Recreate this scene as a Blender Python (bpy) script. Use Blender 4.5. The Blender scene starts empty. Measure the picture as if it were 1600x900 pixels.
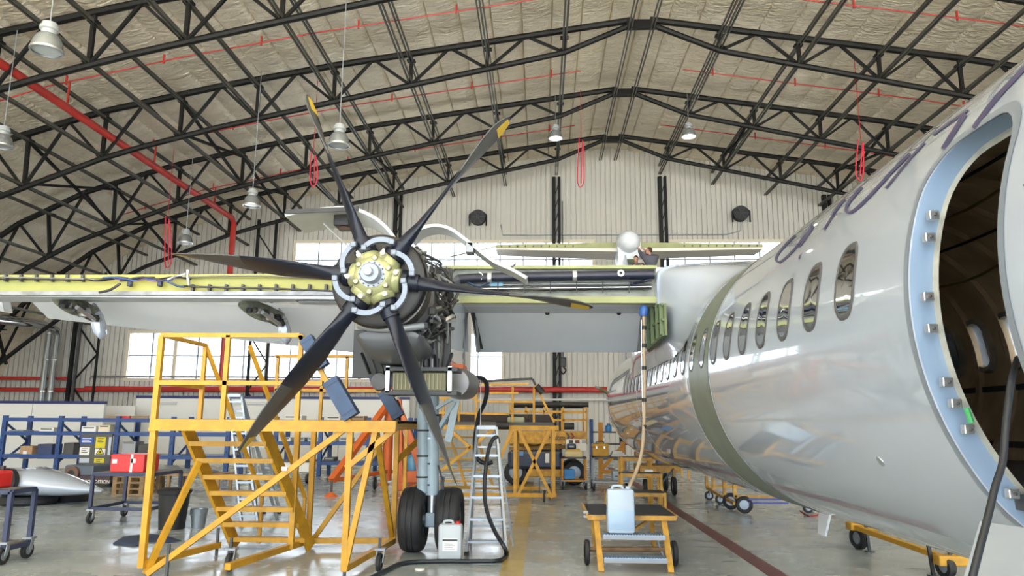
import bpy, bmesh, math, random
from mathutils import Vector, Matrix
random.seed(7)
SC = bpy.context.scene
COL = SC.collection
# ------------------------------------------------------------------ camera
F = 1155.0; CAMH = 1.65
_a = Vector(((845-800)/F, (662-450)/F, 1.0)).normalized()      # world +y seen in camera axes (right, down, forward)
_x = Vector((_a.z, 0, -_a.x)).normalized()
_z = _a.cross(_x)
if _z.y > 0: _z = -_z
MW = Matrix((_x, _a, _z))                                       # camera axes -> world
cam = bpy.data.cameras.new('camera'); camo = bpy.data.objects.new('camera', cam); COL.objects.link(camo)
cam.sensor_fit = 'HORIZONTAL'; cam.sensor_width = 36; cam.lens = 36*F/1600
cam.clip_start = 0.05; cam.clip_end = 600
_r = MW @ Vector((1,0,0)); _u = MW @ Vector((0,-1,0)); _b = MW @ Vector((0,0,-1))
camo.matrix_world = Matrix(((_r.x,_u.x,_b.x,0),(_r.y,_u.y,_b.y,0),(_r.z,_u.z,_b.z,CAMH),(0,0,0,1)))
SC.camera = camo
# ------------------------------------------------------------------ light
w = bpy.data.worlds.new('sky'); SC.world = w; w.use_nodes = True
bg = w.node_tree.nodes['Background']; bg.inputs[0].default_value = (0.78, 0.89, 1.0, 1); bg.inputs[1].default_value = 7.5
sun = bpy.data.lights.new('sun', 'SUN'); sun.energy = 95; sun.color = (1.0, 0.89, 0.74); sun.angle = 0.01
suno = bpy.data.objects.new('sun', sun); COL.objects.link(suno); suno.rotation_euler = (math.radians(46), 0, math.radians(8))
SC.view_settings.view_transform = 'Standard'; SC.view_settings.look = 'None'
SC.view_settings.exposure = -0.4; SC.view_settings.gamma = 1.0
SC.view_settings.use_curve_mapping = False
# ------------------------------------------------------------------ measuring helpers (real distances, metres)
def ray(u, v):
    d = MW @ Vector(((u-800)/F, (v-450)/F, 1.0)); return d / d.y
def P(u, v, y):
    d = ray(u, v); return Vector((d.x*y, y, CAMH + d.z*y))
def G(u, v, z=0.0):
    d = ray(u, v); t = (z-CAMH)/d.z; return Vector((d.x*t, t, z))
FX, FZ, FR = 2.928, 2.166, 1.345                                # fuselage axis and radius
def CY(u, v, R=FR):
    d = ray(u, v); ox, oz = -FX, CAMH-FZ
    a = d.x**2+d.z**2; b = 2*(ox*d.x+oz*d.z); c = ox*ox+oz*oz-R*R
    D = b*b-4*a*c
    if D < 0: return None
    t = (-b-math.sqrt(D))/(2*a); return Vector((d.x*t, t, CAMH+d.z*t))
def cyl(y, deg, R=FR):
    t = math.radians(deg); return Vector((FX-R*math.cos(t), y, FZ+R*math.sin(t)))
V = Vector
# ------------------------------------------------------------------ materials
MATS = {}
def mat(name, col, rough=0.5, metal=0.0, noise=0.0, scale=6.0, bump=0.0, bscale=None, coat=0.0, emit=None, estr=0, stretch=None, col2=None, spec=0.5, bdist=.05):
    if name in MATS: return MATS[name]
    m = bpy.data.materials.new(name); m.use_nodes = True; nt = m.node_tree; b = nt.nodes['Principled BSDF']
    b.inputs['Base Color'].default_value = (*col, 1); b.inputs['Roughness'].default_value = rough; b.inputs['Metallic'].default_value = metal
    b.inputs['Coat Weight'].default_value = coat; b.inputs['Coat Roughness'].default_value = 0.03; b.inputs['Coat IOR'].default_value = 1.65
    b.inputs['Specular IOR Level'].default_value = spec
    if emit: b.inputs['Emission Color'].default_value = (*emit, 1); b.inputs['Emission Strength'].default_value = estr
    if noise or bump:
        tc = nt.nodes.new('ShaderNodeTexCoord'); mp = nt.nodes.new('ShaderNodeMapping'); nt.links.new(tc.outputs['Object'], mp.inputs[0])
        if stretch: mp.inputs['Scale'].default_value = stretch
        n = nt.nodes.new('ShaderNodeTexNoise'); n.inputs['Scale'].default_value = scale; n.inputs['Detail'].default_value = 5
        nt.links.new(mp.outputs[0], n.inputs['Vector'])
        if noise:
            r = nt.nodes.new('ShaderNodeValToRGB'); r.color_ramp.elements[0].position = .32; r.color_ramp.elements[1].position = .68
            c2 = col2 or tuple(max(0, c*(1-noise)) for c in col)
            r.color_ramp.elements[0].color = (*c2, 1); r.color_ramp.elements[1].color = (*col, 1)
            nt.links.new(n.outputs[0], r.inputs[0]); nt.links.new(r.outputs[0], b.inputs['Base Color'])
        if bump:
            n2 = n
            if bscale:
                n2 = nt.nodes.new('ShaderNodeTexNoise'); n2.inputs['Scale'].default_value = bscale; n2.inputs['Detail'].default_value = 6; n2.inputs['Distortion'].default_value = .8
                nt.links.new(mp.outputs[0], n2.inputs['Vector'])
            bp = nt.nodes.new('ShaderNodeBump'); bp.inputs['Strength'].default_value = bump; bp.inputs['Distance'].default_value = bdist
            nt.links.new(n2.outputs[0], bp.inputs['Height']); nt.links.new(bp.outputs[0], b.inputs['Normal'])
    MATS[name] = m; return m
white = mat('white_paint', (.47, .53, .64), .22, coat=1.0, noise=.04, scale=.7)
white2 = mat('white_skin', (.80, .85, .93), .38, noise=.05, scale=1.5)
offwhite = mat('offwhite_panel', (.74, .74, .72), .5)
primer = mat('green_primer_band', (.19, .225, .18), .42, noise=.25, scale=2.5)
spar_m = mat('yellow_green_primer', (.42, .40, .10), .45, noise=.18, scale=1.2, col2=(.31, .33, .10))
spar2 = mat('pale_green_primer', (.36, .38, .17), .5, noise=.25, scale=2)
dkgreen = mat('dark_green_primer', (.13, .17, .08), .5, noise=.3, scale=6)
yellow = mat('yellow_steel', (.64, .33, .018), .45, noise=.12, scale=7, col2=(.48, .25, .02))
yellow2 = mat('worn_yellow_steel', (.68, .37, .04), .5, noise=.35, scale=9, col2=(.36, .19, .05))
orange = mat('orange_steel', (.70, .15, .03), .45, noise=.15, scale=4)
black = mat('black_steel', (.018, .018, .02), .45)
black2 = mat('black_rubber', (.02, .02, .022), .6, noise=.3, scale=8)
blade_m = mat('navy_blade', (.010, .013, .026), .32, spec=.35)
bladegrey = mat('grey_erosion_strip', (.075, .076, .078), .5)
tipyellow = mat('tip_yellow', (.62, .42, .03), .5)
gold = mat('olive_gold_metal', (.44, .45, .23), .33, metal=.4, noise=.15, scale=9)
silver = mat('silver_metal', (.62, .64, .67), .32, metal=.85)
alum = mat('brushed_aluminium', (.34, .38, .43), .38, metal=.6)
greym = mat('grey_steel', (.30, .32, .35), .45, metal=.4)
dkgrey = mat('dark_grey_steel', (.07, .07, .075), .5, noise=.2, scale=5)
engm = mat('engine_casing', (.20, .19, .17), .4, metal=.7, noise=.5, scale=14, col2=(.05, .05, .055))
chin = mat('satin_grey_paint', (.085, .09, .10), .3)
gearblue = mat('pale_blue_gear', (.36, .47, .56), .35, noise=.12, scale=5)
tyre_m = mat('tyre_rubber', (.022, .023, .026), .62, noise=.25, scale=10)
blue = mat('blue_rack', (.02, .07, .26), .45, noise=.2, scale=3)
bluepad = mat('blue_pad', (.055, .10, .20), .6, noise=.25, scale=6)
navy = mat('navy_frame', (.035, .045, .10), .5)
red = mat('red_paint', (.52, .035, .025), .4, noise=.15, scale=4)
redbox = mat('bright_red_plastic', (.66, .02, .02), .35)
truss_m = mat('black_truss_steel', (.012, .0115, .011), .55, noise=.3, scale=2, spec=.25)
purl_m = mat('dark_purlin_steel', (.10, .095, .08), .5, noise=.4, scale=3)
wood = mat('pallet_wood', (.42, .28, .15), .75, noise=.35, scale=7)
card = mat('cardboard', (.42, .26, .15), .8)
paper = mat('white_paper', (.8, .8, .8), .6)
plastic = mat('milky_plastic', (.46, .56, .68), .35)
plastic2 = mat('milky_plastic_full', (.36, .50, .68), .3)
plum = mat('purple_paint', (.055, .05, .14), .3)
hose_m = mat('black_hose', (.012, .015, .022), .45)
tanhose = mat('tan_hose', (.46, .35, .24), .5)
duct_m = mat('navy_duct', (.012, .015, .035), .3)
skin_m = mat('skin', (.50, .25, .17), .55)
hair_m = mat('dark_hair', (.05, .025, .015), .6)
shirt_m = mat('grey_shirt', (.10, .10, .13), .85)
trous_m = mat('dark_trousers', (.04, .04, .06), .85)
foil = mat('foil_insulation', (.95, .86, .70), .36, metal=.35, noise=.16, scale=1.3, bump=1.0, bscale=3.4, stretch=(.8, 1.7, 1), col2=(.83, .73, .57), bdist=.16)
siding = mat('grey_siding', (.60, .58, .53), .5, noise=.08, scale=.5)
brown = mat('brown_insulation', (.74, .60, .42), .42, noise=.5, scale=2.5, bump=.4, col2=(.50, .38, .24))
jamb = mat('pale_blue_frame', (.25, .35, .51), .35, noise=.08, scale=4)
glassd = mat('dark_window_glass', (.045, .042, .036), .07, noise=.6, scale=3.5, stretch=(1, 1, .35), col2=(.015, .015, .014), coat=.5)
cream = mat('cream_frame', (.74, .66, .52), .5)
lampm = mat('lamp_reflector', (.30, .32, .33), .22, metal=.5)
bulb = mat('lit_bulb', (1, 1, 1), .3, emit=(1, .93, .8), estr=14)
tarp = mat('navy_cloth', (.03, .045, .09), .8)
mesh_m = mat('blue_grating', (.30, .40, .55), .4, metal=.5)
clearglass = bpy.data.materials.new('clear_glass'); clearglass.use_nodes = True
_nt = clearglass.node_tree; _nt.nodes.clear()
_o = _nt.nodes.new('ShaderNodeOutputMaterial'); _m = _nt.nodes.new('ShaderNodeMixShader'); _t = _nt.nodes.new('ShaderNodeBsdfTransparent'); _g = _nt.nodes.new('ShaderNodeBsdfGlossy')
_g.inputs['Roughness'].default_value = .05; _m.inputs[0].default_value = .08
_nt.links.new(_t.outputs[0], _m.inputs[1]); _nt.links.new(_g.outputs[0], _m.inputs[2]); _nt.links.new(_m.outputs[0], _o.inputs[0])
def floor_material():
    m = bpy.data.materials.new('sealed_concrete'); m.use_nodes = True; nt = m.node_tree; b = nt.nodes['Principled BSDF']
    tc = nt.nodes.new('ShaderNodeTexCoord')
    def noise(s, d, stretch):
        mp = nt.nodes.new('ShaderNodeMapping'); mp.inputs['Scale'].default_value = stretch; nt.links.new(tc.outputs['Object'], mp.inputs[0])
        n = nt.nodes.new('ShaderNodeTexNoise'); n.inputs['Scale'].default_value = s; n.inputs['Detail'].default_value = d; n.inputs['Roughness'].default_value = .62
        nt.links.new(mp.outputs[0], n.inputs['Vector']); return n
    n1 = noise(.9, 8, (1, 1, 1)); n2 = noise(1.7, 9, (.8, 1.0, 1))
    r = nt.nodes.new('ShaderNodeValToRGB'); r.color_ramp.elements[0].position = .3; r.color_ramp.elements[1].position = .7
    r.color_ramp.elements[0].color = (.30, .335, .345, 1); r.color_ramp.elements[1].color = (.42, .455, .465, 1)
    nt.links.new(n1.outputs[0], r.inputs[0])
    r3 = nt.nodes.new('ShaderNodeValToRGB'); r3.color_ramp.elements[0].position = .26; r3.color_ramp.elements[1].position = .40
    r3.color_ramp.elements[0].color = (.72, .72, .72, 1); r3.color_ramp.elements[1].color = (1, 1, 1, 1); nt.links.new(n2.outputs[0], r3.inputs[0])
    mx = nt.nodes.new('ShaderNodeMix'); mx.data_type = 'RGBA'; mx.blend_type = 'MULTIPLY'; mx.inputs[0].default_value = 1
    nt.links.new(r.outputs[0], mx.inputs[6]); nt.links.new(r3.outputs[0], mx.inputs[7]); nt.links.new(mx.outputs[2], b.inputs['Base Color'])
    r2 = nt.nodes.new('ShaderNodeValToRGB'); r2.color_ramp.elements[0].position = .35; r2.color_ramp.elements[1].position = .65
    r2.color_ramp.elements[0].color = (.13,)*3+(1,); r2.color_ramp.elements[1].color = (.34,)*3+(1,)
    nt.links.new(n2.outputs[0], r2.inputs[0]); nt.links.new(r2.outputs[0], b.inputs['Roughness'])
    bp = nt.nodes.new('ShaderNodeBump'); bp.inputs['Strength'].default_value = .10; bp.inputs['Distance'].default_value = .02
    nt.links.new(n2.outputs[0], bp.inputs['Height']); nt.links.new(bp.outputs[0], b.inputs['Normal'])
    return m
floor_m = floor_material()
# ------------------------------------------------------------------ mesh building helpers
def frame_of(d):
    d = d.normalized(); up = V((0,0,1)) if abs(d.z) < .95 else V((0,1,0))
    s = d.cross(up).normalized(); return s, s.cross(d).normalized()
class MB:
    def __init__(s): s.v = []; s.f = []
    def add(s, vs, fs):
        k = len(s.v); s.v += [V(p) for p in vs]; s.f += [tuple(i+k for i in f) for f in fs]; return s
    def box(s, a, b):
        x0,y0,z0 = a; x1,y1,z1 = b
        return s.add([(x0,y0,z0),(x1,y0,z0),(x1,y1,z0),(x0,y1,z0),(x0,y0,z1),(x1,y0,z1),(x1,y1,z1),(x0,y1,z1)],
                     [(0,3,2,1),(4,5,6,7),(0,1,5,4),(1,2,6,5),(2,3,7,6),(3,0,4,7)])
    def rbox(s, a, b, r=.02):                                   # box with chamfered vertical and horizontal edges
        bm = bmesh.new(); bmesh.ops.create_cube(bm, size=1)
        for v_ in bm.verts:
            v_.co = V([(a[i]+b[i])/2 + v_.co[i]*(b[i]-a[i]) for i in range(3)])
        bmesh.ops.bevel(bm, geom=bm.edges[:], offset=r, segments=2, affect='EDGES', profile=.5)
        bm.verts.index_update(); s.add([v_.co.copy() for v_ in bm.verts], [[v_.index for v_ in f_.verts] for f_ in bm.faces]); bm.free(); return s
    def bar(s, p, q, w=.05, h=None):
        p, q = V(p), V(q); h = h or w; a, b = frame_of(q-p); a = a*w/2; b = b*h/2
        vs = [p-a-b, p+a-b, p+a+b, p-a+b, q-a-b, q+a-b, q+a+b, q-a+b]
        return s.add(vs, [(0,3,2,1),(4,5,6,7),(0,1,5,4),(1,2,6,5),(2,3,7,6),(3,0,4,7)])
    def tube(s, pts, r, n=8, cap=True):
        pts = [V(p) for p in pts]; rs = r if isinstance(r, (list, tuple)) else [r]*len(pts); rings = []
        a = None
        for i, p in enumerate(pts):
            d = (pts[min(i+1, len(pts)-1)] - pts[max(i-1, 0)]).normalized()
            if a is None: a, b = frame_of(d)
            else:
                a = (a - d*a.dot(d)).normalized(); b = a.cross(d).normalized()
            rings.append([p + (a*math.cos(t)+b*math.sin(t))*rs[i] for t in [2*math.pi*k/n for k in range(n)]])
        return s.loft(rings, cap)
    def loft(s, rings, cap=True, closed=True):
        n = len(rings[0]); vs = [p for r in rings for p in r]; fs = []
        for i in range(len(rings)-1):
            for k in range(n if closed else n-1):
                k2 = (k+1) % n; fs.append((i*n+k, i*n+k2, (i+1)*n+k2, (i+1)*n+k))
        if cap: fs.append(tuple(range(n-1, -1, -1))); fs.append(tuple(range((len(rings)-1)*n, len(rings)*n)))
        return s.add(vs, fs)
    def lathe(s, prof, o, d, n=24, cap=True, a0=0, a1=None):
        o, d = V(o), V(d).normalized(); a, b = frame_of(d); full = a1 is None; a1 = 2*math.pi if full else a1
        m = n if full else n+1
        rings = [[o + d*t + (a*math.cos(a0+(a1-a0)*k/n)+b*math.sin(a0+(a1-a0)*k/n))*r for k in range(m)] for r, t in prof]
        return s.loft(rings, cap and full, full)
    def prism(s, poly, ext):
        ext = V(ext); n = len(poly); p = [V(q) for q in poly]
        return s.add(p + [q+ext for q in p], [tuple(range(n-1, -1, -1)), tuple(range(n, 2*n))] + [(k, (k+1) % n, n+(k+1) % n, n+k) for k in range(n)])
    def sphere(s, c, r, n=12, sc=(1,1,1)):
        c = V(c); m = n//2; rings = []
        for i in range(1, m):
            t = math.pi*i/m; rings.append([c+V((r*sc[0]*math.sin(t)*math.cos(2*math.pi*k/n), r*sc[1]*math.sin(t)*math.sin(2*math.pi*k/n), r*sc[2]*math.cos(t))) for k in range(n)])
        return s.loft(rings, True)
    def mesh(s, name, m, smooth=None):
        me = bpy.data.meshes.new(name); me.from_pydata([tuple(p) for p in s.v], [], s.f)
        bm = bmesh.new(); bm.from_mesh(me); bmesh.ops.recalc_face_normals(bm, faces=bm.faces[:]); bm.to_mesh(me); bm.free()
        me.materials.append(m)
        if smooth:
            me.polygons.foreach_set('use_smooth', [True]*len(me.polygons)); me.set_sharp_from_angle(angle=math.radians(smooth))
        return me
    def obj(s, name, m, parent=None, smooth=None, **kw):
        return put(name, s.mesh(name, m, smooth), parent, **kw)
def put(name, me, parent=None, label=None, cat=None, group=None, kind=None):
    o = bpy.data.objects.new(name, me); COL.objects.link(o)
    if parent:
        o.parent = parent; o.matrix_parent_inverse = BASE.get(parent.name, Matrix.Identity(4))
    tag(o, label, cat, group, kind); return o
BASE = {}
def tag(o, label=None, cat=None, group=None, kind=None):
    if label: o['label'] = label
    if cat: o['category'] = cat
    if group: o['group'] = group
    if kind: o['kind'] = kind
    return o
def thing(name, label, cat, loc=(0,0,0), group=None):
    o = bpy.data.objects.new(name, None); COL.objects.link(o); o.location = loc; o.empty_display_size = .1
    BASE[o.name] = Matrix.Translation(-V(loc)); return tag(o, label, cat, group)
def bars(root, name, segs, wdt, m, h=None):
    for p, q in segs: MB().bar(p, q, wdt, h).obj(name, m, root)
def text_mesh(body, size, m, name, parent, origin, xdir, ydir, ext=.002, squeeze=1.0):
    c = bpy.data.curves.new(name, 'FONT'); c.body = body; c.size = size; c.extrude = ext
    t = bpy.data.objects.new('tmp', c); COL.objects.link(t); bpy.context.view_layer.update()
    me = bpy.data.meshes.new_from_object(t.evaluated_get(bpy.context.evaluated_depsgraph_get())); bpy.data.objects.remove(t)
    xd, yd = V(xdir).normalized(), V(ydir).normalized(); zd = xd.cross(yd)
    R = Matrix(((xd.x,yd.x,zd.x,origin[0]),(xd.y,yd.y,zd.y,origin[1]),(xd.z,yd.z,zd.z,origin[2]),(0,0,0,1)))
    me.transform(Matrix.Diagonal((squeeze,1,1,1))); me.transform(R); me.materials.clear(); me.materials.append(m); return put(name, me, parent)
ORD = ['first','second','third','fourth','fifth','sixth','seventh','eighth','ninth','tenth','eleventh','twelfth']
def wheel(root, c, r, wd, axis, name='wheel', hub=True):
    c = V(c); ax = V(axis).normalized(); k = wd/2
    t = MB().lathe([(r*.55,-k),(r*.9,-k),(r,-k*.6),(r,k*.6),(r*.9,k),(r*.55,k)], c, ax, 20, False).obj(name, tyre_m, root, 40)
    if hub: MB().lathe([(.001,-k*.8),(r*.56,-k*.7),(r*.56,k*.7),(.001,k*.8)], c, ax, 16).obj('wheel_hub', alum, root, 40)
    return t
def caster(root, p, r=.09, axis=(1,0,0)):
    p = V((p[0], p[1], r)); ax = V(axis).normalized()
    wheel(root, p, r, .05, ax, 'caster_wheel')
    m = MB()
    for s in (-1, 1): m.bar(p+ax*.04*s, p+ax*.04*s+V((.02,0,r+.05)), .012, .05)
    m.box((p.x-.05,p.y-.05,2*r+.03),(p.x+.07,p.y+.05,2*r+.055)); m.obj('caster_fork', greym, root)
def link(pts, n=6):                                              # smooth a polyline (Catmull-Rom)
    pts = [V(p) for p in pts]; out = []
    for i in range(len(pts)-1):
        a, b, c, d = pts[max(i-1,0)], pts[i], pts[i+1], pts[min(i+2,len(pts)-1)]
        for k in range(n):
            t = k/n; out.append(.5*((2*b)+(c-a)*t+(2*a-5*b+4*c-d)*t*t+(3*b-a-3*c+d)*t**3))
    return out+[pts[-1]]
# ================================================================== SETTING
HX = 3.4                                                         # hangar centre line
def interp(tab, r):
    r = abs(r)
    for (a, za), (b, zb) in zip(tab, tab[1:]):
        if r <= b: return za+(zb-za)*(r-a)/(b-a)
    return tab[-1][1]
TOP = [(0,15.2),(10.3,13.65),(14.4,12.9),(18.5,12.0),(22,10.9),(25,9.4),(27.5,7.4),(29.5,5.0),(30.7,2.4),(31.2,-.1)]
BOT = [(.35,14.98),(2.6,14.0),(10.2,12.35),(14.4,11.4),(17.8,10.5),(22.5,8.66),(24.6,7.4),(26,6.3),(28.5,4.35),(30,2.0),(30.5,0)]
YB, YF = 36.0, -18.0
MB().box((-80,-70,-.3),(90,60,0)).obj('floor', floor_m, kind='structure', label='glossy sealed grey concrete hangar floor with scuffs')
# floor lines
m = MB(); a = G(835,900); m.box((a.x-.13-.26,7.0,0.0),(a.x-.13,24,.003))
m.obj('floor_line', mat('yellow_line', (.50,.36,.09), .4, noise=.3, scale=4), label='faded yellow line painted along the concrete floor', cat='floor marking')
a = G(1218,900); MB().box((a.x-.12,6.5,0.0),(a.x+.1,30,.003)).obj('floor_line', mat('red_line', (.20,.05,.055), .4, noise=.3, scale=4), label='dark red line painted along the concrete floor', cat='floor marking')
# roof lining: one blanket strip after the other, each bellied a little
ceil = thing('ceiling', 'quilted silver-beige foil insulation lining of the arched hangar roof', None, (HX,14,15)); ceil['kind'] = 'structure'
arc = []; r = 0.0
while r < 31.1:
    z0 = interp(TOP, r); dr = .25
    sl = (interp(TOP, r+.3)-z0)/.3; dr = 1.02/math.sqrt(1+sl*sl); arc.append((r, min(r+dr, 31.2))); r += dr
for sgn in (-1, 1):
    for r0, r1 in arc:
        rows = []
        for y in [YF + (YB-YF)*k/60 for k in range(61)]:
            row = []
            for t in (0,.035,.2,.5,.8,.965,1):
                rr = r0+(r1-r0)*t
                sag = .06*math.sin(math.pi*t)*(1+.5*math.sin(y*1.7+r0*3)) - (.09 if t in (0,1) else 0)
                row.append(V((HX+sgn*rr, y, interp(TOP, rr)+.34-sag)))
            rows.append(row)
        MB().loft(rows, False, False).obj('insulation_blanket', foil, ceil, 60)
m = MB()                                                          # outer roof sheet, keeps the daylight out
prof = [V((HX+s*r, 0, z+.55)) for s, tab in ((-1, list(reversed(TOP))), (1, TOP[1:])) for r, z in tab]
m.loft([[p+V((0,YF,0)) for p in prof], [p+V((0,YB+.4,0)) for p in prof]], False, False)
m.obj('roof_sheet', siding, ceil)
# trusses: chords, posts and diagonals
def truss_parts():
    parts = []
    for s in (-1, 1):
        rs = [0.3]+[1.3*k for k in range(1, 24)]+[30.6]
        parts.append(('top_chord', MB().tube([(HX+s*r,0,interp(TOP,r)) for r in rs], .115, 8)))
        rs = [.35, 2.6]+[2.6+1.3*k for k in range(1, 21)]+[29.8, 30.4]
        parts.append(('bottom_chord', MB().tube([(HX+s*r,0,interp(BOT,r)) for r in rs], .10, 8)))
        for k in range(1, 12):
            r = 2.6*k
            if s > 0 and r > 22: break
            zt, zb = interp(TOP, r), interp(BOT, r)
            nx = .35*max(0, (r-20)/8)*s
            parts.append(('web_post', MB().bar((HX+s*r+nx,0,zt-.02),(HX+s*r-nx,0,zb),.11,.11).box((HX+s*r-.16,-.1,zb+.06),(HX+s*r+.16,.1,zb+.12)).box((HX+s*r-.14,-.1,zt-.3),(HX+s*r+.14,.1,zt-.25))))
            rm = r+1.3
            for q, (ra, rb) in enumerate(((r, rm), (rm, r+2.6))):
                if rb > 28.6: continue
                A = V((HX+s*ra,0,interp(BOT,ra) if q == 0 else interp(TOP,ra))); B = V((HX+s*rb,0,interp(TOP,rb) if q == 0 else interp(BOT,rb)))
                parts.append(('web_diagonal', MB().bar(A, B, .085, .085)))
    parts.append(('ridge_hinge', MB().box((HX-.5,-.12,14.85),(HX+.5,.12,15.12))))
    return [(n, mb.mesh(n, truss_m)) for n, mb in parts]
TP = truss_parts()
TY = [33.5, 28.45, 23.2, 18.1, 13.0]
TL = ['arched black lattice roof truss nearest the end wall', 'arched black lattice roof truss second from the end wall', 'arched black lattice roof truss third from the end wall',
      'arched black lattice roof truss at the top left, fourth from the end wall', 'arched black lattice roof truss nearest the viewer, above the frame']
for y, lb in zip(TY, TL):
    t = thing('roof_truss', lb, 'truss', (HX,y,0), 'roof trusses'); BASE[t.name] = Matrix.Translation((-HX,0,0))
    for n, me in TP: put(n, me, t)
# long members tying the trusses together
for s, side in ((-1, 'left'), (1, 'right')):
    for k in range(0, 11):
        r = 2.6*k if k else .38
        if s > 0 and r > 19: continue
        nm = ORD[k] if k < 12 else ''
        x = HX+s*r
        t = thing('roof_purlin', f'dark steel purlin pair along the roof, {nm} {side} of the ridge', 'purlin', (x, 25, interp(TOP,r)), 'roof purlins')
        zt = interp(TOP,r)-.28; zb = interp(BOT,r)+.09 if k else zt-.05
        for dz, rails in ((zt, 1), (zb, 1)):
            if k == 0 and dz == zb: continue
            m = MB(); m.bar((x-.05,12.5,dz),(x-.05,35.9,dz),.035,.085); m.bar((x+.05,12.5,dz),(x+.05,35.9,dz),.035,.085); m.obj('purlin_rail', purl_m, t)
# sway bracing between trusses
for s, side in ((-1, 'left'), (1, 'right')):
    for k in (2, 4, 6, 8):
        r = 2.6*k
        if s > 0 and r > 16: continue
        x = HX+s*r
        for q, (y0, y1) in enumerate(((28.45, 33.5), (23.2, 28.45))):
            if q == 1 and k in (2, 4): continue
            t = thing('sway_brace', f'crossed black sway brace under the {side} roof slope, {ORD[k]} purlin, bay {"at the end wall" if q==0 else "before the last"}', 'brace', (x,y0,interp(BOT,r)), 'sway braces')
            zt, zb = interp(TOP,r)-.3, interp(BOT,r)+.15
            MB().bar((x,y0,zb),(x,y1,zt),.09).obj('brace_bar', truss_m, t); MB().bar((x,y0,zt),(x,y1,zb),.09).obj('brace_bar', truss_m, t)
# sprinkler mains and branches
t = thing('sprinkler_main', 'thick red sprinkler main running under the left roof and down a post', 'pipe', (-14.1,33.4,0))
xm, zm = P(365,342,33.2).x, P(365,342,33.2).z
MB().tube([(xm,6,zm),(xm,33.0,zm),(xm,33.25,zm-.2),(xm,33.25,3.4)], .13, 10).obj('pipe', red, t, 50)
for y in (15.5, 20.7, 25.9, 31.1): MB().bar((xm,y,zm),(xm,y,interp(TOP,xm-HX)-.2),.05).obj('hanger', red, t)
for y, w_ in ((15.5,'nearest'),(20.7,'second'),(25.9,'third'),(31.1,'farthest')):
    for s, side in ((-1,'left'),(1,'right')):
        pts = [(HX+s*r, y, interp(TOP,r)-.22) for r in (1.9,5,10.3,14.4,18.5,22)]
        m = MB().tube(pts, .022, 6)
        for r in range(3, 22, 3): m.bar((HX+s*r,y,interp(TOP,r)-.3),(HX+s*r,y,interp(TOP,r)),.05)
        m.obj('sprinkler_branch', red, label=f'thin red sprinkler branch pipe under the {side} slope, {w_} one', cat='pipe', group='sprinkler branches')
# end wall with its window openings
WIN = [(-12.35, 2.55, 9.2, 10.55), (5.9, 12.0, 9.2, 10.55), (-20.45, -1.9, 3.72, 5.95)]
def wall_rects(x0, x1):
    zs = [(0.0, interp(TOP, min(abs(x0-HX), abs(x1-HX)))+.4)]
    for a, b, c, d in WIN:
        if x1 > a+1e-6 and x0 < b-1e-6:
            out = []
            for lo, hi in zs:
                if c > lo: out.append((lo, min(c, hi)))
                if d < hi: out.append((max(d, lo), hi))
            zs = [q for q in out if q[1] > q[0]]
    return zs
m = MB(); xs = sorted(set([round(-28+.25*k, 3) for k in range(250)]+[q for w4 in WIN for q in w4[:2]]))
for x0, x1 in zip(xs, xs[1:]):
    for lo, hi in wall_rects(x0, x1):
        m.box((x0,YB,lo),(x1,YB+.06,hi))
        if x1-x0 > .15: m.box((x0+.028,YB-.07,lo),(x1-.028,YB,hi))
m.obj('wall_back', siding, kind='structure', label='ribbed light grey metal siding of the end wall')
for nm, s in (('wall_left', -1), ('wall_right', 1)):
    x = HX+s*31.3; MB().box((x-.05,YF,0),(x+.05,YB,4)).obj(nm, siding, kind='structure')
for i, (a, b, c, d) in enumerate(WIN):
    t = thing(f'window_{i+1}', ['long high strip of white-lit windows left of the tail fin','short high strip of windows right of the tail fin','large lower strip of bright windows behind the work stand'][i], None, ((a+b)/2,YB,c)); t['kind'] = 'structure'
    fr = MB(); e = .14
    for p, q in (((a-e,YB-.11,c-e),(b+e,YB+.03,c)),((a-e,YB-.11,d),(b+e,YB+.03,d+e)),((a-e,YB-.11,c),(a,YB+.03,d)),((b,YB-.11,c),(b+e,YB+.03,d))): fr.box(p, q)
    fr.obj('window_frame', cream, t)
    n = max(1, round((b-a)/1.16)); wd = (b-a)/n; zm_ = c+(d-c)*(.36 if i < 2 else .5)
    MB().box((a,YB-.02,zm_-.03),(b,YB+.02,zm_+.03)).obj('transom', greym, t)
    for k in range(n):
        if k:
            big = (i == 2 and k % 4 == 2)
            MB().box((a+k*wd-(.09 if big else .033),YB-.03,c),(a+k*wd+(.09 if big else .033),YB+.02,d)).obj('mullion', cream if big else greym, t)
        for lo, hi in ((c,zm_-.02),(zm_+.02,d)):
            MB().box((a+k*wd+.02,YB-.004,lo),(a+(k+1)*wd-.02,YB+.004,hi)).obj('pane', clearglass, t)
# wall posts
def wall_post(x, z1, z0, label, lace=True):
    t = thing('wall_post', label, 'post', (x,YB-.3,z0), 'end wall posts')
    MB().box((x-.17,YB-.32,z0),(x+.0,YB-.1,z1)).obj('flange', truss_m, t); MB().box((x+.12,YB-.32,z0),(x+.24,YB-.1,z1)).obj('flange', truss_m, t)
    if lace:
        z = z0+.3; k = 0
        while z < z1-.8:
            MB().bar((x-.05,YB-.2,z),(x+.17,YB-.2,z+.7),.04).obj('lacing', truss_m, t); z += .7
for x, z1, lb in ((.74,13.9,'black steel wall post left of the ridge, behind the wing'),(6.05,13.9,'black steel wall post right of the ridge, above the person'),
                  (-7.25,13.2,'black steel wall post behind the propeller'),(14.1,12.9,'black steel wall post at the right, beside the fuselage')):
    wall_post(x, z1, 0, lb)
x0 = -22.9
t = thing('lattice_column', 'tall dark lattice column beside the shiny ducts on the end wall', 'post', (x0,35,0))
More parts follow.
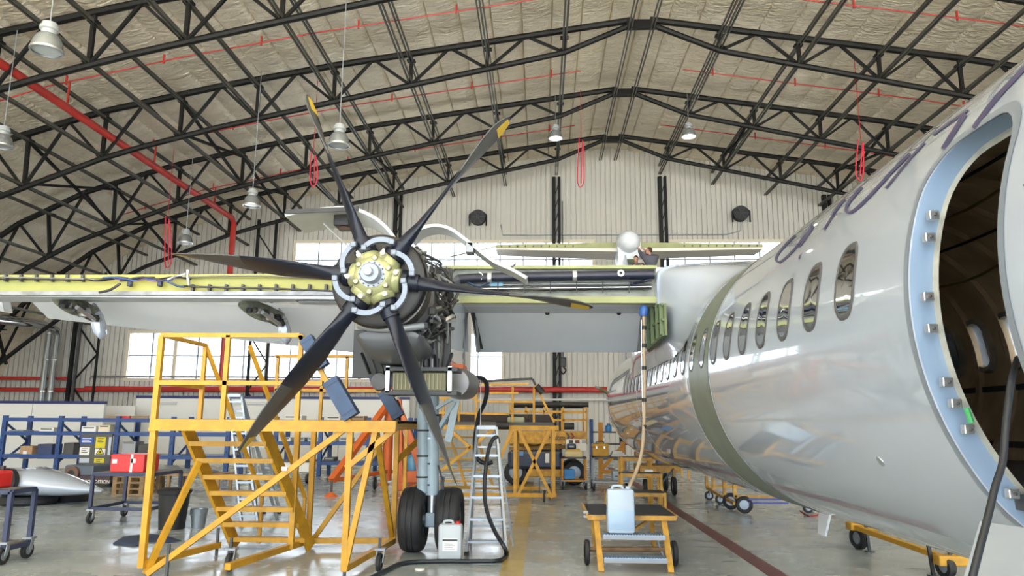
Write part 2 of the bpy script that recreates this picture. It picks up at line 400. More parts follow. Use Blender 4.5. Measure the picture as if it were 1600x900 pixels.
for dx in (0, 1.25): MB().bar((x0+dx,35.3,0),(x0+dx,35.3,8.1 if dx == 0 else 8.9),.16 if dx == 0 else .09).obj('column_leg', truss_m, t)
MB().bar((x0+.25,35.3,0),(x0+.25,35.3,8.2),.12).obj('column_leg', dkgrey, t)
for k in range(5):
    z = .5+1.45*k; MB().bar((x0+(1.25 if k%2 else .1),35.3,z),(x0+(.1 if k%2 else 1.25),35.3,z+1.45),.07).obj('lacing', truss_m, t)
x0 = -15.0
t = thing('lattice_column', 'black lattice column beside the red pipe on the end wall', 'post', (x0,35,0))
for dx in (0, .9): MB().bar((x0+dx+.9,35.3,0),(x0+dx+.9,35.3,11.6),.12).obj('column_leg', truss_m, t)
for k in range(8):
    z = .5+1.3*k; MB().bar((x0+(1.8 if k%2 else .9),35.3,z),(x0+(.9 if k%2 else 1.8),35.3,z+1.3),.06).obj('lacing', truss_m, t)
chrome = mat('polished_duct', (.62,.64,.66), .14, metal=.95)
for dx, lb in ((0,'left of the two shiny round ducts on the end wall'),(.42,'right of the two shiny round ducts on the end wall')):
    t = thing('duct', lb, 'duct', (-24.2+dx,35.2,0), 'shiny ducts')
    MB().tube([(-24.1+dx,35.2,0),(-24.1+dx,35.2,5.9-dx*.4),(-24.1+dx,35.05,6.15-dx*.4),(-24.12+dx,34.7,6.25-dx*.4),(-24.15+dx,33,6.2-dx*.4),(-24.2+dx,27,5.9-dx*.4)], .17, 12).obj('duct_run', chrome, t, 50)
    for z in (1.5,3,4.5,5.8): MB().lathe([(.17,0),(.185,.01),(.185,.05),(.17,.06)], (-24.1+dx,35.2,z), (0,0,1), 12, False).obj('duct_joint', chrome, t)
z = P(500,605,35.7).z
t = thing('fire_pipe', 'long red pipe running along the end wall at half height', 'pipe', (-5,35.7,z))
MB().tube([(-27.2,35.5,z-.2),(-22.2,35.5,z-.2)], .10, 8).obj('pipe', red, t, 50); MB().tube([(-27.2,35.5,z+.35),(-23.0,35.5,z+.35)], .08, 8).obj('pipe', red, t, 50)
MB().tube([(-22.2,35.5,z-.15),(6.4,35.5,z-.05)], .14, 8).obj('pipe', red, t, 50)
MB().tube([(-22,35.5,z+.45),(-3,35.5,z+.45)], .05, 6).obj('conduit', silver, t); MB().tube([(-3,35.5,z-.55),(6.4,35.5,z-.5)], .06, 6).obj('conduit', offwhite, t)
t = thing('wall_conduit', 'thin grey conduit along the siding above the windows', 'conduit', (0,35.9,11))
zc = P(900,367,35.9).z; MB().tube([(-2.0,35.9,zc+.55),(-1.9,35.9,zc),(9.2,35.9,zc),(9.9,35.9,zc+.2),(9.95,35.9,zc+1)], .03, 6).obj('pipe_run', greym, t)
for u, v, lb in ((747,340,'black hose reel on the siding above the propeller'),(1157,334,'black hose reel on the siding beside the fuselage')):
    p = P(u, v, 35.7); t = thing('hose_reel', lb, 'hose reel', p, 'hose reels')
    MB().lathe([(.12,-.16),(.38,-.16),(.38,-.12),(.14,-.1),(.14,.1),(.38,.12),(.38,.16),(.12,.16)], p, (0,1,0), 24).obj('drum', black, t, 30)
    MB().lathe([(.16,-.09),(.31,-.09),(.31,.09),(.16,.09)], p, (0,1,0), 24, False).obj('hose_coil', black2, t, 30)
    for k in range(6):
        an = k*math.pi/3; MB().bar(p+V((0,-.17,0)), p+V((.36*math.cos(an),-.17,.36*math.sin(an))), .04).obj('spoke', dkgrey, t)
    for s in (-1,1): MB().tube([p+V((.25*s,-.1,.25)),p+V((.42*s,-.1,.1)),p+V((.42*s,-.1,-.45))], .045, 6).obj('arm', black, t)
# pendant lamps
def lamp(u, v, y, lb, lit=False):
    p = P(u, v, y); zr = interp(TOP, p.x-HX)-.1
    t = thing('pendant_lamp', lb, 'lamp', p, 'high bay lamps')
    MB().lathe([(.10,.33),(.13,.32),(.13,.26),(.16,.25),(.16,.19),(.13,.17),(.12,.10)], p, (0,0,1), 20).obj('ballast_housing', mat('lamp_housing',(.36,.38,.39),.4), t, 30)
    MB().lathe([(.11,.11),(.17,.08),(.225,.0),(.26,-.12),(.272,-.22),(.265,-.22),(.25,-.12),(.21,.0),(.15,.07)], p, (0,0,1), 28, False).obj('reflector', lampm, t, 50)
    MB().lathe([(.001,-.215),(.25,-.21),(.25,-.2),(.001,-.19)], p, (0,0,1), 24).obj('lens', bulb if lit else mat('lamp_lens',(.5,.55,.58),.15), t, 40)
    MB().lathe([(.25,-.2),(.28,-.2),(.28,-.24),(.25,-.24)], p, (0,0,1), 28, False).obj('rim', silver, t, 30)
    MB().tube([p+V((0,0,.33)), (p.x,p.y,zr)], .012, 5).obj('cable', greym, t)
for a in ((75,62,12.2,'silver high bay lamp at the upper left, nearest the viewer'),(4,216,18,'silver high bay lamp cut by the left picture edge'),(530,214,17.5,'silver high bay lamp between the two upper propeller blades'),
          (394,311,22.5,'silver high bay lamp above the open engine cowling'),(290,371,27.5,'small silver high bay lamp above the left wing')): lamp(*a)
lamp(868,208,28,'lit high bay lamp in front of the post left of the ridge', True); lamp(1076,205,28,'lit high bay lamp right of the ridge', True)
# red hanging ropes
for u, v0, v1, y, lb in ((262,338,418,27,'looped red rope hanging above the left wing'),(490,238,292,24,'red rope hanging behind the upper left blade'),
                         (908,215,292,28,'red rope hanging below the ridge'),(1345,218,282,24,'red rope hanging beside the fuselage top')):
    a, b = P(u, v0, y), P(u, v1, y); t = thing('hanging_rope', lb, 'rope', b, 'red ropes')
    zr = interp(TOP, a.x-HX)
    MB().tube([a, (a.x,a.y,zr)], .012, 5).obj('line', red, t)
    hr = mat('bright_red_rope', (.62,.03,.06), .7); lp = []
    for k in range(9): lp.append((a.x+.09*math.sin(k*2.4), a.y+.05*math.cos(k*2), a.z+(b.z-a.z)*(k/8 if k < 5 else (8-k)/8+.3)))
    MB().tube(link([a+V((-.08,0,0)),(b.x-.14,b.y,b.z+.3),b,(b.x+.12,b.y,b.z+.4),a+V((.06,0,-.1)),(b.x,b.y+.03,b.z+.15)],6), .022, 5).obj('loop', hr, t)
# ================================================================== AIRCRAFT
AC = thing('turboprop_airplane', 'white high-wing turboprop airliner with one propeller, opened engine and stripped wing leading edge', 'airplane', (FX,10,0))
tintglass = bpy.data.materials.new('tinted_glass'); tintglass.use_nodes = True
_nt = tintglass.node_tree; _nt.nodes.clear()
_o = _nt.nodes.new('ShaderNodeOutputMaterial'); _m = _nt.nodes.new('ShaderNodeMixShader'); _t = _nt.nodes.new('ShaderNodeBsdfTransparent'); _g = _nt.nodes.new('ShaderNodeBsdfGlossy'); _f = _nt.nodes.new('ShaderNodeFresnel')
_t.inputs[0].default_value = (.62,.60,.55,1); _g.inputs['Roughness'].default_value = .04; _f.inputs[0].default_value = 1.33
_nt.links.new(_f.outputs[0], _m.inputs[0]); _nt.links.new(_t.outputs[0], _m.inputs[1]); _nt.links.new(_g.outputs[0], _m.inputs[2]); _nt.links.new(_m.outputs[0], _o.inputs[0])
# ---- fuselage shell
sec = [(-3.7,.05,1.75),(-3.5,.32,1.78),(-3.0,.68,1.86),(-2.2,1.02,1.98),(-1.2,1.26,2.1),(-.3,FR,FZ)]
sec += [(y, FR, FZ) for y in [i*.5 for i in range(1, 36)]]
sec += [(18.4,1.32,2.19),(19.5,1.24,2.27),(21,1.07,2.43),(23,.80,2.68),(25,.52,2.93),(27,.26,3.15),(28.2,.08,3.25)]
m = MB(); NR = 112
m.loft([[V((FX-R*math.cos(2*math.pi*k/NR), y, cz+R*math.sin(2*math.pi*k/NR))) for k in range(NR)] for y, R, cz in sec], True)
fm = m.mesh('fuselage', white, 40); fm.materials.append(brown); fm.materials.append(jamb)
fus = bpy.data.objects.new('fuselage', fm); COL.objects.link(fus)
def rr_poly(y0, y1, z0, z1, r, n=7):
    pts = []
    for cy_, cz_, a0 in ((y1-r,z1-r,0),(y0+r,z1-r,90),(y0+r,z0+r,180),(y1-r,z0+r,270)):
        for k in range(n): a = math.radians(a0+90*k/(n-1)); pts.append((cy_+r*math.cos(a), cz_+r*math.sin(a)))
    return pts
DOOR0 = rr_poly(2.56, 3.20, 1.16, 2.83, .2); DOOR = []
for (ya_, za_), (yb2, zb2) in zip(DOOR0, DOOR0[1:]+DOOR0[:1]):
    nseg = max(1, int(math.hypot(yb2-ya_, zb2-za_)/.06))
    DOOR += [(ya_+(yb2-ya_)*j/nseg, za_+(zb2-za_)*j/nseg) for j in range(nseg)]
cut = MB(); cut.prism([(.9,y,z) for y, z in DOOR], (1.9,0,0))
def win_poly(yc, wd=.125, hg=.20, n=24, zc=FZ+.235):
    return [(yc+wd*math.copysign(abs(math.cos(t))**.75, math.cos(t)), zc+hg*math.copysign(abs(math.sin(t))**.75, math.sin(t))) for t in [2*math.pi*k/n for k in range(n)]]
FARW = [1.1+.5*k for k in range(17)]; NEARW = [3.89+.497*k for k in range(22)]
for y in NEARW[:14]: cut.prism([(1.2,yy,zz) for yy, zz in win_poly(y, .12, .195)], (1.0,0,0))
for y in FARW: cut.prism([(3.6,yy,zz) for yy, zz in win_poly(y)], (1.2,0,0))
cm = cut.mesh('cut', white); co = bpy.data.objects.new('cut', cm); COL.objects.link(co)
so = fus.modifiers.new('s', 'SOLIDIFY'); so.thickness = .085; so.offset = -1; so.material_offset = 1; so.material_offset_rim = 1
bo = fus.modifiers.new('b', 'BOOLEAN'); bo.operation = 'DIFFERENCE'; bo.object = co; bo.solver = 'EXACT'
bpy.context.view_layer.update()
nm_ = bpy.data.meshes.new_from_object(fus.evaluated_get(bpy.context.evaluated_depsgraph_get()))
fus.modifiers.clear(); fus.data = nm_; bpy.data.objects.remove(co)
nm_.polygons.foreach_set('use_smooth', [True]*len(nm_.polygons)); nm_.set_sharp_from_angle(angle=math.radians(28))
fus.parent = AC; fus.matrix_parent_inverse = BASE[AC.name]; fus['label'] = 'glossy white fuselage with a door opening'
# ribbons lying on the skin
def skin_strip(rows, name, mt, parent=fus, **kw): return MB().loft(rows, False, False).obj(name, mt, parent, 60, **kw)
skin_strip([[cyl(y, d, FR+.004) for d in range(-180, 181, 4)] for y in (7.1, 7.4, 7.7, 8.0)], 'primer_band', primer, label='olive green primer band around the fuselage')
for y in (7.07, 8.03, 12.4): skin_strip([[cyl(y+dy, d, FR+.003) for d in range(-120, 121, 4)] for dy in (-.012, .012)], 'skin_joint', white2)
for k in range(22):
    yc = 3.89+.497*k
    po = win_poly(yc)
    def on(yy, zz, R): return V((FX-math.sqrt(max(0, R*R-(zz-FZ)**2)), yy, zz))
    c = (yc, FZ+.235)
    rings = [[on(c[0]+(y-c[0])*q, c[1]+(z-c[1])*q, FR+.005) for y, z in po] for q in (.02, .4, .75, .9)]
    wm = MB().loft(rings, False).obj('cabin_window', tintglass if k < 14 else glassd, fus, 60)
    MB().loft([[on(c[0]+(y-c[0])*q, c[1]+(z-c[1])*q, FR+dr) for y, z in po] for q, dr in ((.89,.0045),(.92,.009),(1.0,.008),(1.05,.001))], False).obj('window_seal', mat('window_seal', (.09,.09,.10), .4) if k < 30 else black, fus, 60)
# door surround
def door_ring(R0, s0, R1, s1):
    yc, zc = 2.88, 1.99; rings = []
    for R, s_ in ((R0, s0), (R1, s1)):
        rings.append([V((FX-math.sqrt(R*R-(zc+(z-zc)*(1+(s_-1)*.4)-FZ)**2), yc+(y-yc)*s_, zc+(z-zc)*(1+(s_-1)*.4))) for y, z in DOOR])
    return MB().loft(rings, False)
door_ring(FR+.003, 1.0, FR+.004, 1.11).obj('door_edge_strip', mat('grey_edge', (.22,.255,.31), .3), fus, 60)
door_ring(FR-.006, .99, FR-.10, .985).obj('door_jamb', jamb, fus, 60, label='pale blue inner frame of the door opening')
door_ring(FR-.10, .985, FR-.105, .86).obj('door_lip', mat('cream_lip', (.52,.52,.47), .6, noise=.3, scale=9), fus, 60)
for d in (17, 12.5, 1, -5, -15, -19, -24, -37):
    p = cyl(3.16, d, FR-.05); MB().rbox((p.x-.022,3.13,p.z-.02),(p.x+.022,3.165,p.z+.02),.005).obj('latch', silver, fus)
    MB().lathe([(.001,-.012),(.007,-.01),(.007,.02)], (p.x,3.13,p.z), (0,1,0), 8).obj('latch_pin', dkgrey, fus)
p = cyl(3.15, -21.5, FR-.06); MB().tube([(p.x,3.12,p.z+.03),(p.x+.01,3.11,p.z-.03)], .012, 8).obj('green_tag', mat('green_tag',(.05,.35,.12),.5), fus)
# cabin interior seen through the opening
for d, z in ((-32,0),(-8,0)):
    p = cyl(0, 180-d, FR-.1); MB().bar((p.x,2.2,p.z),(p.x,12,p.z),.03,.05).obj('interior_rail', dkgrey, fus)
MB().box((FX-1.0,.2,1.32),(FX+1.0,16,1.38)).obj('cabin_floor', dkgrey, fus)
for y in [2.2+.5*k for k in range(14)]:
    skin_strip([[cyl(y+dy, 180-d, FR-.092-dd) for d in range(-40, 130, 6)] for dy, dd in ((-.03,0),(-.03,.05),(.03,.05),(.03,0))], 'cabin_frame', brown)
for k in range(5):
    d0 = 45+k*16; MB().tube(link([cyl(2.3+1.1*j, 180-d0+4*math.sin(j*2+k), FR-.17) for j in range(9)],4), .012, 5).obj('cabin_wire', [mat('olive_wire',(.25,.22,.08),.5), black][k%2], fus)
for y in FARW:
    po = win_poly(y)
    MB().loft([[V((FX+math.sqrt(R*R-(zz-FZ)**2), y+(yy-y)*q, FZ+.235+(zz-FZ-.235)*q)) for yy, zz in po] for R, q in ((FR-.08,1.32),(FR-.14,1.22),(FR-.13,1.02),(FR-.02,1.0))], False).obj('interior_window_surround', mat('stained_white',(.50,.46,.40),.7,noise=.3,scale=12), fus, 60)
    MB().prism([(FX+FR-.07,yy,zz) for yy, zz in po], (.01,0,0)).obj('far_window_pane', clearglass, fus)
# lettering strokes painted high on the side
def stroke(pts, wpx):
    pts = [V((1180+x/2.647, 90+y/2.647, 0)) for x, y in pts]; pts = link(pts, 5); wpx /= 2.647
    rows = []
    for i, p in enumerate(pts):
        d = (pts[min(i+1,len(pts)-1)]-pts[max(0,i-1)]).normalized(); n = V((-d.y,d.x,0))
        a, b = CY(*(p+n*wpx/2).xy, FR+.004), CY(*(p-n*wpx/2).xy, FR+.004)
        if a and b: rows.append([a, (a+b)/2+( (a+b)/2-V((FX,(a.y+b.y)/2,FZ))).normalized()*.001, b])
    if len(rows) > 1: skin_strip(rows, 'lettering', plum)
stroke([(165,735),(110,790),(86,828),(96,845),(122,832),(172,780),(238,692)], 9)
stroke([(182,783),(240,700)], 7); stroke([(181,832),(190,810)], 5); stroke([(285,712),(340,622),(372,585)], 9)
stroke([(440,535),(392,590),(376,625),(386,640),(412,630),(475,570),(560,476),(640,396)], 13)
stroke([(540,540),(640,418),(700,352)], 9); stroke([(776,378),(818,310),(868,232)], 20); stroke([(735,318),(800,272),(880,216)], 9)
stroke([(902,292),(985,180),(1112,42)], 20)
stroke([(1108,528),(1125,526)], 9)
MB().lathe([(.001,-.01),(.03,-.008),(.03,.004),(.001,.004)], CY(1376,721), (CY(1376,721)-V((FX,CY(1376,721).y,FZ))), 12).obj('service_port', silver, fus)
a = V((FX-.02, 8.0, FZ-FR)); MB().prism([(FX-.012,7.75,.95),(FX-.012,8.12,.95),(FX-.012,8.25,.53),(FX-.012,8.06,.53)], (.024,0,0)).obj('belly_antenna', white2, fus)
MB().prism([cyl(17.9,8,1.30), cyl(19.0,10,1.26), cyl(18.9,14,1.6), cyl(18.1,12,1.55)], (0,0,.05)).obj('rear_strake', dkgreen, fus)
# fairing between wing and fuselage top
rings = []
for y, k in ((7.95,0),(8.3,.06),(8.7,.32),(9.1,.68),(9.45,.93),(9.6,1),(11.0,1),(12.4,1),(13.2,.6),(14.2,0)):
    A = [cyl(y, d, FR-.015) for d in (12,22,32,42,52,62,74,90)]
    B = [cyl(y, 12, FR+.01), V((1.53,y,2.72)), V((1.50,y,2.98)), V((1.49,y,3.28)), V((1.50,y,3.56)), V((1.58,y,3.66)), V((1.9,y,3.71)), V((FX,y,3.75))]
    half = [p+(q-p)*k for p, q in zip(A, B)]
    rings.append(half+[V((2*FX-p.x,p.y,p.z)) for p in reversed(half[:-1])])
def fine(rings, n=4):
    out = [link(r, n) for r in rings]; cols_ = [link([r[i] for r in out], n) for i in range(len(out[0]))]
    return [[c_[j] for c_ in cols_] for j in range(len(cols_[0]))]
MB().loft(fine(rings), False, False).obj('wing_root_fairing', white, AC, 60)
# ---- wing
YS = 9.62                                                        # front spar
wing = MB()
def wing_box(x0, x1, zt0, zt1, zb0, zb1, ya=10.9, zr=3.42):
    for pts in (((x0,YS,zt0),(x0,10.3,zt0+.05),(x0,ya,zr+.06),(x0,ya,zr-.06),(x0,10.3,(zb0+zr-.06)/2),(x0,YS,zb0)),):
        A = [V(p) for p in pts]; B = [V(p) for p in ((x1,YS,zt1),(x1,10.3,zt1+.05),(x1,ya,zr+.06),(x1,ya,zr-.06),(x1,10.3,(zb1+zr-.06)/2),(x1,YS,zb1))]
        wing.loft([A, B], True)
zt_i, zb_i = P(870,418,YS).z, P(870,474,YS).z
zt_o, zb_o = P(100,427,YS).z, P(100,459,YS).z
zb_n = P(520,468,YS).z
xr_ = P(1025,440,YS).x; xi = P(712,440,YS).x
wing_box(-11.2, -2.1, zt_o-.05, zt_o, zb_o-.0, zb_n, zr=3.49); wing_box(-2.1, xi, zt_o, zt_i, zb_n, zb_i, zr=3.42); wing_box(xi, xr_+.3, zt_i, zt_i, zb_i, zb_i, zr=3.33)
wing = wing.obj('wing', white2, AC, 25)
# spar faces
MB().loft([[V((x,YS-.02,z)) for x, z in ((-11.1,zt_o-.05),(-2.1,zt_o-.005),(-2.1,zb_n+.05),(-11.1,zb_o+.03))],[V((x,YS-.005,z)) for x, z in ((-11.1,zt_o-.05),(-2.1,zt_o-.005),(-2.1,zb_n+.05),(-11.1,zb_o+.03))]]).obj('front_spar', spar_m, wing)
MB().box((xi-.2,YS-.02,zb_i),(xr_,YS-.002,zt_i)).obj('front_spar', mat('grey_green_web',(.30,.32,.28),.5,noise=.4,scale=6), wing)
MB().box((xi-.2,YS-.10,zb_i-.01),(xr_,YS-.0,zb_i+.075)).obj('spar_ledge', spar2, wing); MB().box((xi-.2,YS-.08,zt_i-.03),(xr_,YS,zt_i+.012)).obj('spar_ledge', spar2, wing)
MB().box((-11.1,YS-.09,zb_o-.03),(-2.1,YS,zb_o+.02)).obj('spar_ledge', mat('worn_grey_metal',(.34,.35,.37),.4,metal=.5,noise=.5,scale=5), wing); MB().box((-11.1,YS-.05,zt_o-.075),(-2.1,YS,zt_o-.03)).obj('spar_ledge', spar_m, wing)
def pxt(pts, y, r, name, mt, n=6, sm=5): return MB().tube(link([P(u,v,y) for u, v in pts], sm), r, n).obj(name, mt, wing, 60)
# outboard plumbing and clips
pxt([(-40,432),(0,433),(130,436),(150,437)], 9.54, .012, 'conduit_line', silver); pxt([(285,433),(400,431),(520,437)], 9.54, .012, 'conduit_line', silver)
pxt([(-40,436),(60,437),(130,438)], 9.53, .008, 'conduit_line', black); pxt([(285,447),(340,449),(430,451),(522,455)], 9.53, .014, 'conduit_line', dkgrey)
for u in range(8, 130, 24): MB().rbox(P(u,440,9.55)-V((.015,.02,0)), P(u+4,431,9.58)+V((.015,.01,.01)), .004).obj('clip', dkgrey, wing)
for u in range(300, 522, 26): MB().rbox(P(u,455,9.55)-V((.01,.02,0)), P(u+3,446,9.58)+V((.015,.01,.01)), .004).obj('clip', dkgrey, wing)
for k in range(9):
    u0 = 132+14*k; pts = [(u0+18*j, 436+3*math.sin(k*1.9+j*1.3)) for j in range(4)]
    pxt(pts, 9.5-.01*(k%3), .011, 'cable_loom', [black, dkgrey, mat('blue_cable',(.05,.12,.35),.5), mat('violet_cable',(.20,.12,.30),.5)][k%4])
pxt([(262,437),(275,432),(290,428)], 9.48, .016, 'cable_loom', silver); pxt([(262,440),(278,447),(288,448)], 9.48, .016, 'cable_loom', bluepad); pxt([(293,422),(294,436),(296,446)], 9.45, .02, 'valve', silver)
pxt([(155,457),(172,453),(188,443)], 9.4, .018, 'cable_loom', dkgrey)
for u in (203, 250): MB().rbox(P(u-5,447,9.5), P(u+5,440,9.56), .005).obj('connector_box', navy, wing)
# inboard duct and lines
pxt([(655,437),(690,440),(720,436),(790,433),(900,431),(1022,429)], 9.5, .063, 'bleed_air_duct', duct_m, 14)
for u, v in ((765,434),(898,431)): 
    c = P(u,v,9.5); MB().lathe([(.066,-.03),(.075,-.02),(.075,.02),(.066,.03)], c, (1,0,0), 16, False).obj('duct_clamp', silver, wing)
c = P(970,427,9.45); MB().lathe([(.02,-.02),(.045,-.02),(.045,.02),(.02,.02)], c, (0,1,0), 14, False).obj('ring_clamp', offwhite, wing)
for v, r_, mt in ((437.5,.012,offwhite),(441,.008,silver),(444,.01,greym),(447.5,.009,black),(450,.010,silver),(453,.012,black)):
    pxt([(740,v+1),(860,v),(1018,v-2)], 9.54, r_, 'fluid_line', mt)
pxt([(985,443),(1000,441),(1018,436)], 9.5, .018, 'fluid_line', duct_m); pxt([(716,433),(735,443),(750,447),(770,438)], 9.48, .014, 'fluid_line', bluepad); pxt([(748,425),(754,430),(752,437)], 9.45, .01, 'fluid_line', offwhite)
for u in range(778, 1010, 41): MB().bar(P(u,458,9.52), P(u,440,9.52), .012).obj('clip', black, wing)
MB().rbox(P(765,447,9.53), P(786,441,9.56), .004).obj('sleeve', mat('sky_sleeve',(.2,.42,.6),.5), wing)
# underside panel, louvre
c = P(470,478,9.9); lv = MB().box((c.x,9.66,zb_n-.012),(c.x+.95,9.95,zb_n-.005)).obj('louvre_panel', black, wing)
for k in range(5): MB().box((c.x+.03,9.70+.05*k,zb_n-.022),(c.x+.9,9.715+.05*k,zb_n-.012)).obj('louvre_slat', greym, wing)
# flaps
def flap(tl, tr, br, bl, lab, ya, yb):
    A = [P(*tl,ya), P(*tr,ya), P(*br,yb), P(*bl,yb)]
    n = (A[1]-A[0]).cross(A[3]-A[0]).normalized()
    if n.y > 0: n = -n
    rings = []
    for p, q in ((A[0],A[3]),(A[1],A[2])):
        rings.append([p+n*.02, p+(q-p)*.15+n*.06, p+(q-p)*.5+n*.045, q+n*.006, q-n*.006, p+(q-p)*.5-n*.03, p+(q-p)*.15-n*.07, p-n*.05])
    return MB().loft(rings, True).obj('flap', white2, AC, 35, label=lab)
flap((738,487),(1008,487),(1004,550),(744,550), 'inboard white flap lowered behind the wing', 10.95, 11.7)
flap((48,461),(560,484),(566,552),(76,497), 'outboard white flap lowered behind the wing', 10.95, 11.65)
for u in (855, 967): 
    c = P(u,489,10.85); MB().sphere(c, .035, 10).obj('flap_roller', black, wing, 60)
MB().bar(P(738,487,10.85), P(752,545,11.4), .06, .02).obj('flap_rail', dkgrey, wing); MB().bar(P(744,500,10.85), P(749,550,11.4), .03, .02).obj('flap_rail', silver, wing)
MB().bar(P(1004,490,10.85), P(998,548,11.4), .05, .02).obj('flap_rail', silver, wing)
# flap track mechanisms with hanging fairings
for u, v in ((100, 468), (390, 476)):
    root = P(u, v, 10.9)
    g = MB().tube(link([P(u-15,v-1,10.0),P(u+12,v+9,10.3),P(u+30,v+15,10.55),P(u+48,v+24,10.8)],5), [.04,.06,.08,.10,.12]+[.13]*5+[.12]*5+[.07], 8).obj('flap_track', mat('dirty_track',(.10,.10,.09),.5,metal=.3,noise=.6,scale=9,col2=(.30,.33,.25)), wing, 50)
    for k in range(11):
        c = P(u+2+5*k, v+5+2.3*k, 10.05+.06*k); MB().sphere(c+V((0,random.uniform(-.06,.06),random.uniform(-.05,.05))), random.uniform(.04,.09), 8).obj('track_fitting', [black, engm, silver, dkgrey][k%4], wing)
    MB().tube([P(u+20,v+12,10.1),P(u+48,v+32,10.6)], .03, 8).obj('actuator', silver, wing)
    q = [(u+47,v+5),(u+58,v+22),(u+64,v+40),(u+64,v+55),(u+58,v+63),(u+50,v+55),(u+46,v+42),(u+49,v+28),(u+44,v+14)]
    A = [P(a,b,10.75) for a, b in q]; cc = sum(A, V((0,0,0)))/len(A)
    rings = [[cc+(p-cc)*s_+V((0,dy,0)) for p in A] for s_, dy in ((.75,-.09),(.95,-.05),(1,0),(.95,.06),(.7,.1))]
    MB().loft(rings, True).obj('track_fairing', white, wing, 60)
A = [P(a,b,11.4) for a, b in ((-12,458),(8,462),(13,488),(8,488),(-4,474),(-12,470))]
MB().loft([[p+V((0,dy,0)) for p in A] for dy in (-.1,.1)], True).obj('track_fairing', white, wing)
# opening at the wing root: green ribs
bayq = [P(1012,480,10.25), P(1037,474,8.95), P(1039,524,8.85), P(1013,550,10.2)]
nb = (bayq[1]-bayq[0]).cross(bayq[3]-bayq[0]).normalized(); nb = nb if nb.x < 0 else -nb
MB().loft([[p+nb*s_ for p in bayq] for s_ in (-.03,.0)], True).obj('root_bay_panel', dkgreen, wing)
def bay(s_, t_): return (bayq[0]*(1-s_)+bayq[1]*s_)*(1-t_)+(bayq[3]*(1-s_)+bayq[2]*s_)*t_
for s_ in (.12,.4,.7,.93): MB().bar(bay(s_,.04)+nb*.02, bay(s_,.96)+nb*.02, .05, .04).obj('bay_rib', mat('mid_green_primer',(.11,.16,.07),.5), wing)
for t_ in (.03,.5,.97): MB().bar(bay(.02,t_)+nb*.015, bay(.98,t_)+nb*.015, .03, .03).obj('bay_rib', dkgreen, wing)
for s_, t_ in ((.26,.25),(.26,.72),(.55,.25),(.55,.72),(.82,.3),(.82,.75)): MB().lathe([(.05,-.01),(.085,-.01),(.085,.012),(.05,.012)], bay(s_,t_)+nb*.008, nb, 14, False).obj('rib_hole', black, wing)
# ---- tail
YT = 25.4
def tail_half(x0, x1, k):
    zf = P(985,388,YT).z
    za, zb, zc_ = zf+.10*k, zf-.10*k, zf
    return [V((x0,YT,zf+.14)),V((x0,YT+.9,zf+.10)),V((x0,YT+1.9,zf-.02)),V((x0,YT+.9,zf-.16)),V((x0,YT,zf-.14))]
zf = P(985,386,YT).z; xl_, xr2 = P(775,388,YT).x, P(1192,388,YT).x
tail = MB()
tail.loft([[V((x,YT,zf+h)),V((x,YT+c*.5,zf+h)),V((x,YT+c,zf-.05)),V((x,YT+c*.5,zf-h)),V((x,YT,zf-h))] for x, h, c in ((xl_,.08,1.1),(FX+.15,.17,1.9),(xr2,.08,1.1))], True)
tail = tail.obj('tailplane', mat('beige_skin',(.72,.68,.62),.4), AC, 30)  # tailplane skin in one even beige
for x0, x1, h0, h1 in ((xl_,FX-.3,.085,.16),(FX+.6,xr2,.165,.085)):
    MB().loft([[V((x,YT-.03,zf+h)),V((x,YT-.03,zf-h*.2)),V((x,YT-.005,zf-h*.2)),V((x,YT-.005,zf+h))] for x, h in ((x0,h0),(x1,h1))], True).obj('tail_spar', spar2, tail)
    for k in range(10):
        x = (x0+.2+.28*k) if x0 < 0 else (x1-.2-.28*k); MB().lathe([(.001,-.01),(.03,-.01),(.03,.01)], (x,YT-.035,zf+.03), (0,1,0), 8).obj('spar_hole', black, tail)
fz0 = 3.2
MB().loft([[V((FX+s*t*(1 if 0<c<1 else .15),y0+c*(y1-y0),z)) for s, c in ((-1,0),(-1,.35),(-1,1),(1,1),(1,.35),(1,0))] for z, y0, y1, t in ((fz0,20.2,27.6,.24),(5.2,22.8,27.5,.2),(zf-.25,25.25,27.2,.17))], True).obj('tail_fin', white, AC, 30)
xb = P(981,390,YT).x
MB().lathe([(.02,-.75),(.22,-.68),(.36,-.45),(.42,-.1),(.42,.6),(.34,1.4),(.16,2.2),(.02,2.6)], (xb,YT,zf+.12), (0,1,0), 24).obj('bullet_fairing', white2, tail, 50)
MB().loft([[V((xb+s*wd,YT+dy,z)) for s, dy in ((-1,-.25),(-1,.8),(1,.8),(1,-.25))] for z, wd in ((zf-1.0,.46),(zf-.5,.36),(zf-.05,.38))], True).obj('fin_cap', white2, tail, 30)
MB().box((xb-.12,YT-.30,zf-1.0),(xb+.2,YT-.24,zf-.5)).obj('fin_opening', dkgreen, tail)
# ---- nacelle and engine
PX, PZ, PY = -1.60, 3.03, 7.0
nac = []
for y, x0, x1, z0, z1 in ((8.35,-2.1,-1.03,2.16,3.42),(9.6,-2.12,-1.03,2.1,3.72),(11.2,-2.08,-1.06,2.12,3.6),(12.3,-1.95,-1.15,2.3,3.45),(13.4,-1.7,-1.4,2.7,3.2)):
    cx_, cz_ = (x0+x1)/2, (z0+z1)/2
    nac.append([V((cx_+(x1-x0)/2*math.copysign(abs(math.cos(t))**.35,math.cos(t)), y, cz_+(z1-z0)/2*math.copysign(abs(math.sin(t))**.45,math.sin(t)))) for t in [2*math.pi*k/40 for k in range(40)]])
nacelle = MB().loft(nac, True).obj('nacelle', white, AC, 50, label='white rear nacelle behind the bare engine')
MB().box((-2.12,8.27,2.15),(-1.02,8.345,3.40)).obj('firewall', black, nacelle)
